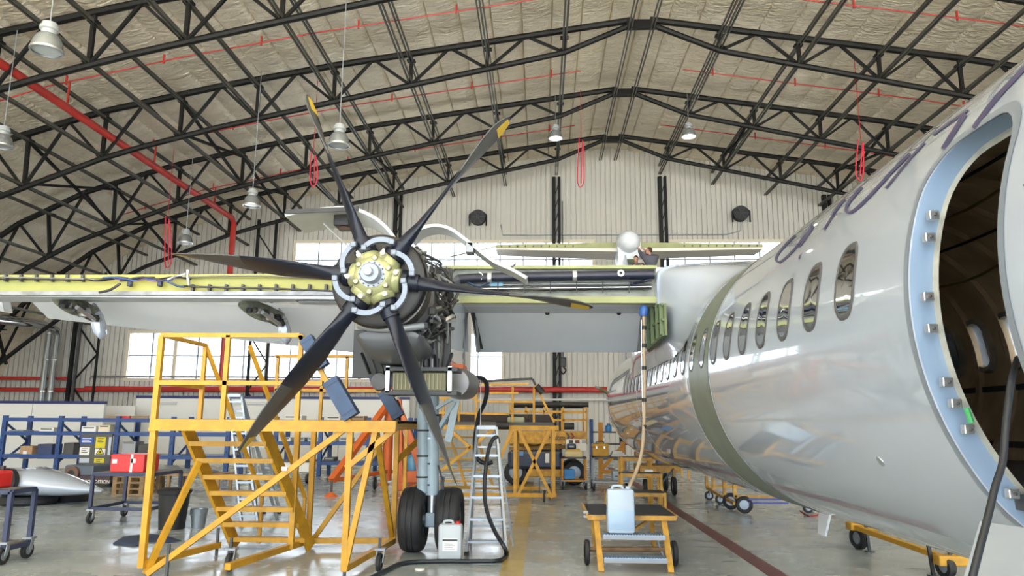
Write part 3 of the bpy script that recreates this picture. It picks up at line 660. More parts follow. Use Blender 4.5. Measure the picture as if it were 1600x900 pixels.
# round exhaust / nacelle underside scoop
c = P(735,602,9.0); MB().lathe([(.10,-.12),(.16,-.1),(.19,.1),(.18,.5),(.10,.8)], (-1.0,8.9,2.12), (.1,1,0), 20).obj('lower_scoop', mat('dull_bare_metal',(.22,.22,.23),.4,metal=.5), nacelle, 50)
MB().box((-1.10,9.05,2.28),(-.95,9.5,2.36)).obj('orange_cover', orange, nacelle)
eng = thing('engine', None, None, (PX,7.6,PZ)); eng.parent = AC; eng.matrix_parent_inverse = BASE[AC.name]
E_ = dict(parent=eng)
MB().lathe([(.30,7.12),(.45,7.10),(.475,7.14),(.475,7.34),(.45,7.42),(.40,7.42)], (PX,0,PZ), (0,1,0), 48, False).obj('spinner_backplate', mat('gloss_black',(.012,.012,.016),.25), eng, 40)
MB().lathe([(.001,7.2),(.42,7.2),(.42,7.5),(.30,7.6),(.34,7.9),(.30,8.3),(.001,8.32)], (PX+.05,0,PZ-.05), (0,1,0), 32).obj('engine_core', engm, eng, 40)
MB().lathe([(.36,7.45),(.44,7.5),(.46,7.62),(.42,7.72),(.36,7.74)], (PX+.06,0,PZ-.10), (0,1,0), 40, False).obj('gearbox_ring', dkgrey, eng, 40)
for k in range(28):
    an = 2*math.pi*k/28; c = V((PX+.06+.43*math.cos(an), 7.52, PZ-.10+.43*math.sin(an))); MB().lathe([(.014,0),(.014,.03)], c, (0,1,0), 6).obj('ring_bolt', silver, eng)
# chin intake
ch = []
for y, sx, sz, dz in ((7.30,.30,.06,-.50),(7.35,.33,.09,-.51),(7.6,.36,.13,-.55),(8.0,.34,.12,-.58),(8.3,.28,.10,-.58)):
    ch.append([V((PX+.08+sx*math.copysign(abs(math.cos(t))**.7,math.cos(t)), y, PZ+dz-.02+sz*math.sin(t)*(1.5 if math.sin(t)<0 else .8))) for t in [2*math.pi*k/28 for k in range(28)]])
MB().loft(ch, True).obj('chin_intake', chin, eng, 50)
MB().tube(link([(PX-.22,7.28,PZ-.43),(PX-.05,7.24,PZ-.46),(PX+.2,7.24,PZ-.46),(PX+.42,7.34,PZ-.42)],5), .035, 10).obj('intake_lip', greym, eng, 50)
MB().box((PX-.26,7.27,PZ-.47),(PX+.02,7.34,PZ-.40)).obj('duct_box', mat('tan_grey',(.42,.41,.38),.35,metal=.4), eng)
cols0 = [black, dkgrey, engm]
# oil cooler
cz0 = P(660,612,8.0).z; cz1 = P(660,583,8.0).z
MB().rbox((PX+.02,7.85,cz0),(PX+.60,8.25,cz1),.01).obj('oil_cooler', mat('olive_core',(.12,.11,.06),.5,metal=.4), eng)
for k in range(13): MB().box((PX+.04+.042*k,7.835,cz0+.02),(PX+.048+.042*k,7.85,cz1-.02)).obj('cooler_fin', mat('olive_fin',(.22,.2,.12),.4,metal=.5), eng)
for z in (cz0-.02, cz1+.03): MB().box((PX-.06,7.8,z-.02),(PX+.72,8.25,z+.02)).obj('cooler_frame', black, eng)
for x in (PX-.02, PX+.64): MB().box((x-.02,7.8,cz0-.02),(x+.02,7.9,cz1+.06)).obj('cooler_frame', silver, eng)
MB().lathe([(.04,-.04),(.09,-.03),(.10,.03),(.05,.05)], (PX-.12,7.9,(cz0+cz1)/2), (0,1,0), 20).obj('round_fitting', dkgrey, eng, 40)
for s in range(3): MB().bar((PX+.1+.25*s,7.9,cz1+.05),(PX-.05+.33*s,8.2,PZ-.62),.03).obj('cooler_strut', black, eng)
for k in range(10): MB().bar((PX-.38+.09*k,8.1+.02*(k%3),PZ-.62-.02*(k%2)),(PX-.3+.08*k,8.2,PZ-.85),.025).obj('lower_strut', cols0[k%3], eng)
# side frame lattice and pipework on the inboard side
fx0, fx1, fy = P(681,420,8.25).x, P(694,420,8.25).x, 8.22
zt_, zb_ = P(688,425,fy).z, P(688,598,fy).z
for x in (fx0, fx1): MB().bar((x,fy,zb_),(x,fy,zt_),.016).obj('side_frame_rail', silver, eng)
for k in range(12):
    za = zb_+(zt_-zb_)*k/12; zc_ = zb_+(zt_-zb_)*(k+1)/12
    MB().bar((fx0 if k%2 else fx1,fy,za),(fx1 if k%2 else fx0,fy,zc_),.012).obj('side_frame_lace', silver, eng)
random.seed(3)
cols = [silver, dkgrey, engm, black, engm, dkgrey, greym]
for k in range(44):                                              # pipes run from the gearbox back along the flank
    a0 = random.uniform(-70, 95); pts = []
    for j in range(5):
        a = math.radians(a0+random.uniform(-16,16)); rr = .40+.10*random.random()+.03*j
        pts.append((PX+.06+rr*math.cos(a), 7.5+.19*j, PZ-.06+rr*math.sin(a)*1.1))
    MB().tube(link(pts,4), random.choice([.008,.011,.016,.022]), 6).obj('engine_pipe', cols[k%7], eng, 60)
for k in range(12):                                              # vertical harness runs near the firewall
    x = PX+.36+.02*random.randint(-3,7); y = random.uniform(7.7,8.25); z1 = PZ+random.uniform(.0,.42); pts = [(x+random.uniform(-.03,.03),y+random.uniform(-.03,.03),z1-(.9+.1*(k%3))*j/4) for j in range(5)]
    MB().tube(link(pts,4), random.choice([.008,.014,.03]), 7).obj('engine_harness', cols[(k*3)%7], eng, 60)
for k in range(36):
    a = math.radians(random.uniform(-80,80)); rr = random.uniform(.38,.48); y = random.uniform(7.45,8.2); c = V((PX+.06+rr*math.cos(a), y, PZ-.06+rr*1.15*math.sin(a)))
    s_ = random.uniform(.02,.05); MB().rbox(c-V((s_,s_*1.4,s_)), c+V((s_,s_*1.4,s_*1.3)), s_*.3).obj('engine_accessory', cols[(k*5)%7], eng)
for k in range(14):
    a = math.radians(random.uniform(170,300)); rr = random.uniform(.36,.44); y = random.uniform(7.45,7.8); c = V((PX+.06+rr*math.cos(a), y, PZ-.08+rr*1.1*math.sin(a)))
    s_ = random.uniform(.02,.04); MB().rbox(c-V((s_,s_,s_)), c+V((s_,s_,s_)), s_*.3).obj('engine_accessory', cols[(k*5)%7], eng)
MB().rbox(P(652,466,7.5), P(663,446,7.6), .008).obj('control_box', mat('blue_box',(.06,.12,.28),.4), eng)
MB().rbox(P(690,530,8.2), P(694,512,8.25), .003).obj('red_fitting', redbox, eng)
MB().tube([P(683,505,8.15),P(681,560,8.15)], .045, 10).obj('grey_pipe', greym, eng, 60)
# opened cowling doors
def cowl(px, y0, y1, name, lb):
    pts = link([P(u,v,y0)-V((0,y0,0)) for u, v in px], 5); n = len(pts); ring = []
    nrm = []
    for i, p in enumerate(pts):
        d = (pts[min(i+1,n-1)]-pts[max(i-1,0)]).normalized(); nrm.append(V((-d.z,0,d.x)))
    prof = [p+nn*.018 for p, nn in zip(pts, nrm)]+[p-nn*.018 for p, nn in reversed(list(zip(pts, nrm)))]
    return MB().loft([[p+V((0,y,0)) for p in prof] for y in (y0,y0+.02,y1-.02,y1)], True).obj(name, mat('cowl_panel',(.60,.61,.60),.4,noise=.15,scale=3), AC, 40, label=lb)
c1 = cowl([(445,336),(490,328),(545,325),(580,337),(604,356),(622,380)], 8.0, 8.75, 'cowling_door', 'raised left engine cowling door')
MB().bar(P(446,331,7.98), P(560,326,7.98), .02, .05).obj('door_edge', black, c1); MB().rbox(P(520,352,8.2), P(556,330,8.5), .02).obj('door_latch_box', black, c1); MB().lathe([(.06,0),(.06,.16),(.04,.18)], P(538,357,8.3), (0,0,1), 14).obj('door_motor', mat('maroon_motor',(.12,.04,.05),.4), c1)
MB().tube([P(506,349,8.2),P(552,392,8.2)], .012, 6).obj('hold_open_strut', silver, c1)
c2 = cowl([(640,372),(655,358),(680,352),(705,358),(735,380),(770,407),(800,421),(823,434)], 8.2, 8.55, 'cowling_door', 'raised right engine cowling door')
MB().rbox(P(727,394,8.2), P(742,384,8.4), .01).obj('door_bracket', greym, c2); MB().tube([P(700,402,8.6),P(775,385,8.6)], .01, 6).obj('hold_open_strut', silver, c2)
MB().bar(P(806,412,8.5), P(792,424,8.5), .02).obj('door_pin', dkgrey, c2)
# ---- propeller
prop = thing('propeller', None, None, (PX,PY,PZ)); prop.parent = AC; prop.matrix_parent_inverse = BASE[AC.name]
cwm = mat('dull_silver', (.20,.23,.28), .4, metal=.3)
ST = [(.13,.15,.15,120),(.20,.15,.15,120),(.25,.17,.13,119),(.32,.24,.095,116),(.45,.33,.06,109),(.58,.39,.045,102),(.70,.41,.034,96),(.80,.40,.026,91),(.88,.355,.02,87),(.94,.27,.014,85),(.98,.17,.01,84),(1.0,.05,.005,84)]
def blade_sections(phi, stations, c0=0.0, c1=1.0, grow=0.0):
    er = V((math.cos(phi),0,math.sin(phi))); et = V((-math.sin(phi),0,math.cos(phi))); rings = []
    for rr, ch_, th, be in stations:
        b = math.radians(be); cd = et*math.cos(b)+V((0,-1,0))*math.sin(b); nd = er.cross(cd).normalized()
        sweep = -.10*max(0, (rr-.75)/.25)**2 * 1.0
        o = V((PX,PY,PZ))+er*(rr*2.12); ring = []
        N = 10
        xs_ = [c0+(c1-c0)*(.5-.5*math.cos(math.pi*k/N)) for k in range(N+1)]
        rnd = rr < .26
        def tk(x): return (math.sqrt(max(0, x*(1-x)))*2*.5 if rnd else 1.9*math.sqrt(max(0,x))*(1-x)**.9*.5*1.0)*th
        for x in xs_: ring.append(o+cd*(ch_*(.42-x)+sweep)+nd*(tk(x)+.001+grow))
        for x in reversed(xs_): ring.append(o+cd*(ch_*(.42-x)+sweep)-nd*(tk(x)*.8+.001+grow))
        rings.append(ring)
    return rings
def sub(stations, r0, r1):
    out = []
    def at(r):
        for a, b in zip(stations, stations[1:]):
            if a[0] <= r <= b[0]:
                t = (r-a[0])/(b[0]-a[0]); return tuple(a[i]+(b[i]-a[i])*t for i in range(4))
    out.append(at(r0)); out += [s for s in stations if r0 < s[0] < r1]; out.append(at(r1)); return out
for k in range(6):
    phi = math.radians(53+60*k)
    MB().loft(blade_sections(phi, ST), True).obj('blade', blade_m, prop, 40)
    MB().loft(blade_sections(phi, sub(ST,.62,.985), 0, .55, .003), True).obj('blade_erosion_strip', bladegrey, prop, 40)
    MB().loft(blade_sections(phi, sub(ST,.90,.985), .30, .98, .0045), True).obj('blade_tip_marking', tipyellow, prop, 40)
    er = V((math.cos(phi),0,math.sin(phi))); o = V((PX,PY,PZ))
    MB().lathe([(.095,.24),(.115,.26),(.115,.31),(.09,.33),(.085,.42)], o, er, 20, False).obj('blade_collar', blade_m, prop, 40)
    MB().lathe([(.14,.10),(.135,.18),(.115,.24),(.10,.25)], o+V((0,-.02,0)), er, 20, True).obj('blade_socket', gold, prop, 50)
    # silver counterweight arc hugging the hub between this blade and the next
    rows = []
    for j in range(11):
        a = phi+math.radians(8+52*j/10); rr = .375-.085*j/10+.022*math.sin(math.pi*j/10); e = V((math.cos(a),0,math.sin(a))); wv = .025 if j not in (0,10) else .018
        rows.append([o+e*(rr-wv)+V((0,-.13,0)), o+e*(rr+wv)+V((0,-.13,0)), o+e*(rr+wv)+V((0,-.06,0)), o+e*(rr-wv)+V((0,-.06,0))])
    MB().loft(rows, True).obj('counterweight_arm', cwm, prop, 30)
    for j in (0.5, 9.5):
        a = phi+math.radians(8+52*j/10); e = V((math.cos(a),0,math.sin(a))); MB().rbox(o+e*(.375-.085*j/10)-V((.027,.15,.027)), o+e*(.375-.085*j/10)+V((.027,-.07,.027)), .01).obj('counterweight_block', cwm, prop)
    a = phi+math.radians(12); e = V((math.cos(a),0,math.sin(a))); MB().tube([o+e*.21+V((0,-.10,0)), o+e*.23+V((0,-.21,0))], [.032,.024], 10).obj('hub_lug', mat('cream_lug',(.62,.60,.48),.45), prop, 40)
    MB().tube([o+e*.215+V((0,-.2,0)), o+e*.26+V((0,-.2,.01))], .014, 8).obj('lug_pin', mat('cream_lug',(.6,.6,.5),.4), prop)
    a = phi+math.radians(30); e = V((math.cos(a),0,math.sin(a))); MB().lathe([(.001,-.2),(.022,-.195),(.03,-.17),(.03,-.12)], o+e*.165, (0,1,0), 12).obj('hub_bolt', mat('hub_bolt',(.34,.33,.24),.4,metal=.6), prop, 40)
o = V((PX,PY,PZ))
MB().lathe([(.08,-.20),(.13,-.19),(.18,-.16),(.215,-.11),(.235,-.03),(.23,.06),(.20,.12)], o, (0,1,0), 36).obj('hub', gold, prop, 50)
MB().lathe([(.105,-.205),(.128,-.205),(.128,-.185)], o, (0,1,0), 32).obj('hub_flange', mat('grey_flange',(.34,.37,.42),.4,metal=.4), prop, 30)
MB().lathe([(.03,-.30),(.085,-.295),(.098,-.27),(.098,-.21)], o, (0,1,0), 28).obj('hub_cap', mat('blue_grey_cap',(.27,.31,.40),.35,metal=.3), prop, 40)
MB().lathe([(.001,-.37),(.035,-.365),(.043,-.35),(.043,-.29)], o, (0,1,0), 20).obj('hub_nut', silver, prop, 40)
for k in range(14):
    a = 2*math.pi*k/14; MB().lathe([(.008,-.215),(.008,-.2)], o+V((.116*math.cos(a),0,.116*math.sin(a))), (0,1,0), 6).obj('flange_bolt', dkgrey, prop)
MB().lathe([(.001,.08),(.43,.08),(.46,.10),(.46,.14),(.001,.14)], o, (0,1,0), 48).obj('bulkhead', black, prop, 40)
# ---- main gear
gear = thing('landing_gear', None, None, (-1.43,10,0)); gear.parent = AC; gear.matrix_parent_inverse = BASE[AC.name]
def tyre(c, r, wd):
    k = wd/2; MB().lathe([(r*.52,-k*.75),(r*.62,-k*.95),(r*.80,-k),(r*.93,-k*.86),(r*.985,-k*.6),(r,-k*.28),(r*.975,-k*.25),(r*.975,-k*.2),(r,-k*.17),(r,k*.17),(r*.975,k*.2),(r*.975,k*.25),(r,k*.28),(r*.985,k*.6),(r*.93,k*.86),(r*.80,k),(r*.62,k*.95),(r*.52,k*.75)], c, (1,0,0), 48, False).obj('tire', tyre_m, gear, 50)
    MB().lathe([(.001,-k*.3),(r*.3,-k*.35),(r*.5,-k*.7),(r*.53,-k*.75),(r*.53,k*.75),(r*.5,k*.7),(r*.3,k*.35),(.001,k*.3)], c, (1,0,0), 32).obj('wheel_rim', alum, gear, 40)
    for j in range(8):
        a = j*math.pi/4
        MB().lathe([(.02,k*.35),(.02,k*.75)], V(c)+V((0,.14*math.cos(a),.14*math.sin(a))), (1,0,0), 8).obj('rim_bolt', dkgrey, gear)
RT = .41; ya = 10.03
tyre((-1.665,ya,RT), RT, .32); tyre((-1.19,ya,RT), RT, .32)
MB().tube([(-1.66,ya,RT),(-1.18,ya,RT)], .05, 12).obj('axle', greym, gear, 50)
MB().rbox((-1.5,ya-.12,RT-.09),(-1.33,ya+.1,RT+.09), .02).obj('axle_block', gearblue, gear)
xg = -1.43
MB().tube([(xg,ya,RT),(xg,ya,1.0)], .06, 14).obj('piston', silver, gear, 50); MB().tube([(xg-.01,ya,.72),(xg-.05,ya,2.25)], .098, 16).obj('main_strut', gearblue, gear, 50)
MB().tube([(xg-.12,ya-.06,.75),(xg-.16,ya-.06,2.3)], .075, 14).obj('side_strut', gearblue, gear, 50)
for z in (.85,1.12,1.45,1.75): MB().lathe([(.088,-.015),(.098,-.01),(.098,.01),(.088,.015)], (xg-.03,ya,z), (0,0,1), 16, False).obj('strut_band', black if z != 1.45 else silver, gear); MB().lathe([(.078,-.012),(.085,-.01),(.085,.01),(.078,.012)], (xg-.13,ya-.06,z+.1), (0,0,1), 16, False).obj('strut_band', black, gear)
MB().bar((xg,ya,1.45),(P(712,628,9.9)),.07,.05).obj('drag_brace', gearblue, gear); MB().bar(P(716,612,9.9),P(700,690,9.95),.09,.05).obj('drag_brace', gearblue, gear); MB().bar(P(716,618,9.9),P(682,638,9.95),.06,.04).obj('side_brace', gearblue, gear)
MB().bar(P(716,600,9.9),P(716,622,9.9),.07,.06).obj('brace_fitting', gearblue, gear); MB().tube([(xg-.1,ya,2.1),(xg-.1,ya,2.5)], .06, 10).obj('upper_leg', dkgrey, gear)
MB().bar((xg+.1,ya-.05,.55),(xg+.14,ya-.03,.95),.05).obj('torque_link', dkgrey, gear); MB().tube(link([(xg+.1,ya-.1,.5),(xg+.16,ya-.12,.8),(xg+.08,ya-.08,1.1)],5), .012, 6).obj('brake_hose', black, gear)
# nose gear / far main gear, mostly hidden, keep the airplane on its wheels
for x in (5.45+1.3, 6.9): tyre((x,ya,RT), RT, .32)
MB().tube([(6.8,ya,RT),(6.8,ya,3.2)], .09, 12).obj('main_strut', gearblue, gear); MB().tube([(5.9,ya,RT),(6.95,ya,RT)], .05, 10).obj('axle', greym, gear)
# far wing and nacelle side (behind the fuselage)
MB().box((FX+.9,YS,zb_i),(16.5,11.8,zt_i)).obj('far_wing', white2, AC)
# ================================================================== FOREGROUND WORK STAND
ZD = 1.66
def foreground_stand():
    t = thing('work_stand', 'large yellow steel work stand with stairs and blue padded rails under the propeller', 'work stand', (-3.2,9.2,0))
    f = lambda u, v, y=8.3: P(u, v, y)
    xl, xm_, xr = f(238,660).x, f(540,660).x, f(620,660).x
    MB().box((xl,8.24,ZD-.10),(xr,8.34,ZD+.01)).obj('front_beam', yellow, t); MB().box((xl,8.22,ZD-.115),(xr,8.30,ZD-.085)).obj('beam_flange', yellow, t)
    MB().box((xl,8.3,ZD-.02),(xm_,9.0,ZD+.015)).obj('deck', dkgrey, t); MB().box((xm_,8.3,ZD-.02),(xr-.14,11.6,ZD+.015)).obj('deck', dkgrey, t)
    MB().box((xl,8.95,ZD-.1),(xm_,9.02,ZD)).obj('rear_beam', yellow, t); MB().box((xr-.2,8.3,ZD-.1),(xr-.14,11.6,ZD)).obj('side_beam', yellow, t); MB().box((xm_-.03,11.5,ZD-.1),(xr-.14,11.58,ZD)).obj('rear_beam', yellow, t)
    fl, frr = G(222,905), G(538,903); rr, rl = G(614,857), G(481,857); rm = G(454,868)
    bars(t, 'post', [((xl+.04,8.28,.08),(xl+.04,8.28,ZD-.1)), ((frr.x,8.3,.08),(frr.x,8.3,ZD-.1)), ((rr.x,rr.y,.08),(rr.x,rr.y,ZD-.02)), ((rl.x,rl.y,.08),(rl.x,rl.y,ZD-.1)), ((rm.x,rm.y,.08),(rm.x,rm.y,ZD-.1))], .065, yellow)
    base = lambda p, z=.10: V((p.x, p.y, z))
    bars(t, 'base_rail', [(base(rl), base(rr)), (base(rr), base(V((frr.x,8.3,0)))), (base(rl), V((G(378,900).x-.15,8.3,.10))), (V((xl+.04,8.28,.12)), V((G(338,868).x,9.6,.12))), (V((xl+.04,8.28,.10)),V((frr.x,8.3,.10)))][:4], .07, yellow)
    bars(t, 'brace', [(f(230,897),f(540,670)), (f(227,897),f(311,721,8.7)), (f(618,670),f(541,731)), (f(587,672),f(538,892)), (f(589,678,8.9),V((rr.x-.02,rr.y,.15))), (P(611,672,10.3),P(486,848,10.3)), (P(676,668,11.2),P(618,722,10.3))], .06, yellow)
    a0, a1 = P(292,669,8.95), V((G(368,858).x,G(368,858).y,.04)); b0, b1 = P(412,669,8.95), V((G(470,868).x,G(368,858).y,.04))
    for p, q in ((a0,a1),(b0,b1)): MB().bar(p, q, .05, .16).obj('stair_stringer', yellow, t)
    for k in range(7):
        s = (k+.85)/7.4; p, q = a0+(a1-a0)*s, b0+(b1-b0)*s
        MB().box((p.x,p.y-.10,p.z-.02),(q.x,p.y+.1,p.z+.015)).obj('stair_tread', yellow, t); MB().box((p.x,p.y-.11,p.z-.035),(q.x,p.y-.09,p.z+.02)).obj('tread_lip', yellow, t)
    # guard rails
    top, mid = f(243,524).z, f(243,598).z
    xe = f(470,524).x
    bars(t, 'guard_rail', [((xl+.03,8.28,top),(xe,8.28,top)), ((xl+.03,8.28,mid),(f(505,597).x,8.28,mid))], .05, yellow)
    for u in (353, 468): x = f(u,600).x; MB().bar((x,8.28,ZD),(x,8.28,top),.05).obj('rail_post', yellow, t)
    MB().bar((xl+.03,8.28,ZD),(xl+.03,8.28,top),.06).obj('rail_post', yellow, t)
    e = V((f(548,657).x,8.28,ZD)); s0 = V((xe,8.28,top)); MB().bar(s0, e, .05).obj('sloped_rail', yellow, t)
    bars(t, 'guard_rail', [((xl+.03,8.28,top),(xl+.03,9.4,top)), ((xl+.03,8.28,mid),(xl+.03,9.4,mid))], .045, yellow)
    MB().bar((xl+.03,9.4,ZD-.1),(xl+.03,9.4,top),.05).obj('rail_post', yellow, t)
    for dx in (0, .55):
        h0 = V((xl+.03+dx*1.05,9.4,top)); MB().bar(h0, h0+V((.32,.35,-1.0)), .045).obj('stair_handrail', yellow, t); MB().bar(h0+V((.32,.35,-1.0)), h0+V((.62,.68,-1.95)), .045).obj('stair_handrail', yellow, t)
        MB().bar(h0+V((.62,.68,-1.95)), h0+V((.62,.68,-2.55)), .04).obj('rail_post', yellow, t)
    y2 = 10.9; zt2 = P(540,557,y2).z; zm2 = P(540,610,y2).z
    bars(t, 'guard_rail', [(V((P(430,557,y2).x,y2,zt2)), V((P(562,557,y2).x,y2,zt2))), (V((P(430,610,y2).x,y2,zm2)), V((P(592,610,y2).x,y2,zm2)))], .045, yellow)
    for u in (432, 503, 541): x = P(u,600,y2).x; MB().bar((x,y2,ZD),(x,y2,zt2),.045).obj('rail_post', yellow, t)
    s2, e2 = V((P(562,557,y2).x,y2,zt2)), V((P(622,657,y2).x,y2,ZD)); MB().bar(s2, e2, .045).obj('sloped_rail', yellow, t)
    def pad(p, q, r):
        d = (q-p); MB().bar(p, q, r, r*1.15).obj('pad', bluepad, t)
        for z in (.12,.88): c = p+d*z; MB().bar(c-d*.012, c+d*.012, r*1.04, r*1.2).obj('pad_strap', navy, t)
    o = V((.05,-.05,.02))
    pad(s0+(e-s0)*.06+o, s0+(e-s0)*.40+o, .13); pad(s0+(e-s0)*.55+o, s0+(e-s0)*.97+o, .15); pad(s2+(e2-s2)*.06+o, s2+(e2-s2)*.40+o, .14); pad(s2+(e2-s2)*.56+o, s2+(e2-s2)*.95+o, .15)
    for u, v in ((358,893),(592,893)):
        c = G(u,v); caster(t, c, .10); MB().bar((c.x+.0,c.y,.2),(c.x,c.y,.36),.03).obj('jack_screw', dkgrey, t)
    for u, v in ((338,868),(260,900),(538,900)): c = G(u,v); MB().bar((c.x,c.y,.0),(c.x,c.y,.33),.03).obj('jack_screw', dkgrey, t)
    MB().box(f(442,735)-V((.0,.05,.0)), f(451,729)+V((0,-.032,0))).obj('sticker', paper, t)
foreground_stand()
# ================================================================== MIDDLE WORK STAND
def middle_stand():
    y0, y1 = 16.4, 18.2
    t = thing('work_stand', 'long yellow work stand with dark deck boards behind the landing gear', 'work stand', (-.8,17.5,0))
    q = lambda u, v, y=y0: P(u, v, y)
    xl, xr = q(632,660).x, q(866,660).x
    MB().box((xl,y0,q(700,664).z-.02),(xr,y1,ZD+.02)).obj('deck', dkgrey, t); MB().box((q(655,655).x,y0+.9,ZD),(xr,y0+.95,ZD+.2)).obj('toe_board', mat('dark_brown_board',(.035,.022,.018),.6), t)
    MB().box((xl,y0-.04,q(700,671).z),(xr+.1,y0+.04,q(700,664).z)).obj('front_beam', yellow, t)
    bars(t, 'post', [((q(u,700).x,yy,.12),(q(u,700).x,yy,ZD-.05)) for u, yy in ((634,y0),(805,y0),(865,y0),(805,y1),(865,y1))], .07, yellow)
    bars(t, 'base_rail', [((xl,y0,.15),(xl,y1,.15)), ((q(720,780).x,y0,.14),(xr,y0,.14)), ((xr,y0,.14),(xr,y1,.14)), ((xl+.2,y1,.14),(xr,y1,.14))], .08, yellow)
    bars(t, 'brace', [(q(810,670),q(863,778)), (q(860,670),q(808,776)), (q(775,668),q(690,735)), (q(800,672),q(780,720)), (q(668,748),q(634,784)), (q(700,668),q(735,700))], .065, yellow)
    for u in (690, 715, 742, 800, 834): MB().bar((q(u,600).x,y0+.4,ZD),(q(u,600).x,y0+.4,q(u,602 if u > 700 else 622).z),.05).obj('rail_post', yellow, t)
    bars(t, 'guard_rail', [(q(742,601),q(826,600)), (q(742,627),q(834,628)), (q(765,614),q(810,614)), (q(685,622),q(742,622)), (q(685,645),q(795,647)), (q(836,602),q(866,660))], .045, yellow)
    bars(t, 'padded_hand_rail', [(q(742,597),q(803,593)), (q(803,593),q(832,592)), (q(832,592),q(837,602))], .05, black)
    for p, r_ in ((q(786,665),(.15,.08)), (q(889,666),(.12,.075))): MB().tube([p+V((-r_[0]/1.1,-.1,0)), p+V((r_[0]/1.1,-.1,0))], r_[1], 10).obj('bumper', black2, t, 50)
    MB().tube([q(838,603)+V((0,-.06,0)), q(848,614)+V((0,-.06,0))], .07, 10).obj('bumper', black2, t, 50)
    # inner stairs
    for k in range(5): p = q(705,683+17*k,17.6); MB().box((p.x-.35,p.y-.1,p.z-.02),(p.x+.55+.05*k,p.y+.1,p.z+.02)).obj('stair_tread', yellow, t)
    bars(t, 'stair_stringer', [(q(700,672,17.6),q(728,760,17.6)), (q(742,672,17.6),q(770,760,17.6))], .06, yellow)
    c = G(851,803); caster(t, (c.x,16.4), .12); caster(t, (xl+.1,y1), .12); caster(t, (xr-.1,y1-.05), .12); caster(t, (xl+.1,y0), .1)
    MB().bar((c.x-.1,16.3,.2),(c.x-.1,16.3,.5),.03).obj('jack_screw', dkgrey, t)
    k = thing('kneeling_pad', 'pale green cushion lying on the dark deck of the middle stand', 'cushion', q(807,659))
    MB().rbox(q(793,662,16.9)+V((0,0,.02)), q(820,656,17.3)+V((0,0,.06)), .03).obj('cushion', mat('pale_green_cushion',(.40,.44,.30),.7), k)
middle_stand()
# ================================================================== LADDER, HOSE, CANS
def stepladder(root_label, bl, br, tl, tr, n, yb, yt, back=.75, mt=alum, feet=True):
    t = thing('step_ladder', root_label, 'ladder', ((bl.x+br.x)/2, bl.y, 0), None)
    for p, q in ((bl,tl),(br,tr)): MB().bar(p, q, .03, .065).obj('front_stile', mt, t)
    for k in range(n):
        s = (k+.6)/n; p, q = bl+(tl-bl)*s, br+(tr-br)*s; MB().bar(p, q, .09, .03).obj('rung', mt, t)
    for p, q in ((bl,tl),(br,tr)):
        b = V((p.x+(.06 if p is br else -.02), p.y+back, 0)); MB().bar(b, q, .025, .05).obj('rear_stile', mt, t)
    for k in range(1, n, 2):
        s = k/n; b0 = V((bl.x-.02,bl.y+back,0)); b1 = V((br.x+.06,br.y+back,0)); MB().bar(b0+(tl-b0)*s, b1+(tr-b1)*s, .025).obj('rear_rung', mt, t)
    MB().bar(tl, tr, .12, .05).obj('top_cap', mt, t)
    if feet:
        for p in (bl, br): MB().rbox(p-V((.03,.04,0)), p+V((.03,.04,.05)), .008).obj('foot', black2, t)
    return t
bl, br = G(729,868), G(791,868); tl, tr = P(746,668,10.4), P(775,668,10.4)
stepladder('aluminium stepladder with a black hose hung over it, beside the main wheels', bl, br, tl, tr, 6, 9.8, 10.4)
h = [G(560,912,.03), G(600,893,.03), G(630,880,.03), G(680,877,.03), G(740,877,.03), G(778,876,.03), G(790,868,.03), P(788,855,9.5), P(772,828,9.7), P(760,795,9.9), P(757,760,10.05), P(761,715,10.2), P(768,690,10.28), P(776,683,10.32), P(779,692,10.4)]
MB().tube(link(h,8), .026, 10).obj('hose', hose_m, None, 60, label='black hose snaking over the floor and up onto the stepladder', cat='hose')
h = [P(735,590,9.7), P(755,592,9.9), P(761,606,10.1), P(757,630,10.25), P(748,650,10.4), P(742,690,10.5), P(745,715,10.5), P(758,724,10.5), P(770,722,10.5)]
MB().tube(link(h,8), .03, 10).obj('hose', hose_m, None, 60, label='black hose looping down from the nacelle behind the stepladder', cat='hose')
MB().tube([P(751,580,9.8), P(751,665,10.2)], .006, 5).obj('cord', offwhite, None, label='thin white cord hanging from the nacelle above the stepladder', cat='cord')
def jerrycan(c, wx, wy, hz, lb, mt, cap, full=None):
    t = thing('jerrycan', lb, 'jerrycan', c)
    x, y, z = c; MB().rbox((x-wx/2,y-wy/2,z),(x+wx/2,y+wy/2,z+hz), .035).obj('body', mt, t, 40)
    if full: MB().rbox((x-wx/2-.002,y-wy/2-.002,z+.01),(x+wx/2+.002,y+wy/2+.002,z+full), .035).obj('liquid_level', plastic2, t, 40)
    MB().lathe([(.03,0),(.03,.035),(.001,.035)], (x+wx*.3,y,z+hz-.005), (0,0,1), 14).obj('cap', cap, t, 30)
    MB().tube(link([(x-wx*.3,y,z+hz-.01),(x-wx*.25,y,z+hz+.03),(x+wx*.05,y,z+hz+.03),(x+wx*.1,y,z+hz-.01)],5), .016, 8).obj('handle', mt, t, 50)
    return t
c = G(704,874); c.y -= .14; jc = jerrycan((c.x,c.y+.09,0), .29, .18, .43, 'white jerrycan with a printed label and red cap standing before the tire', mat('white_plastic',(.50,.54,.58),.4), redbox)
lb = MB().box((c.x-.085,c.y-.004,.12),(c.x+.095,c.y+.001,.27)).obj('paper_label', paper, jc); MB().box((c.x-.085,c.y-.006,.235),(c.x+.095,c.y-.003,.258)).obj('label_band', dkgrey, jc)
for k in range(4): MB().box((c.x-.06,c.y-.006,.14+.02*k),(c.x+.06-.02*(k%2),c.y-.003,.145+.02*k)).obj('label_print', greym, jc)
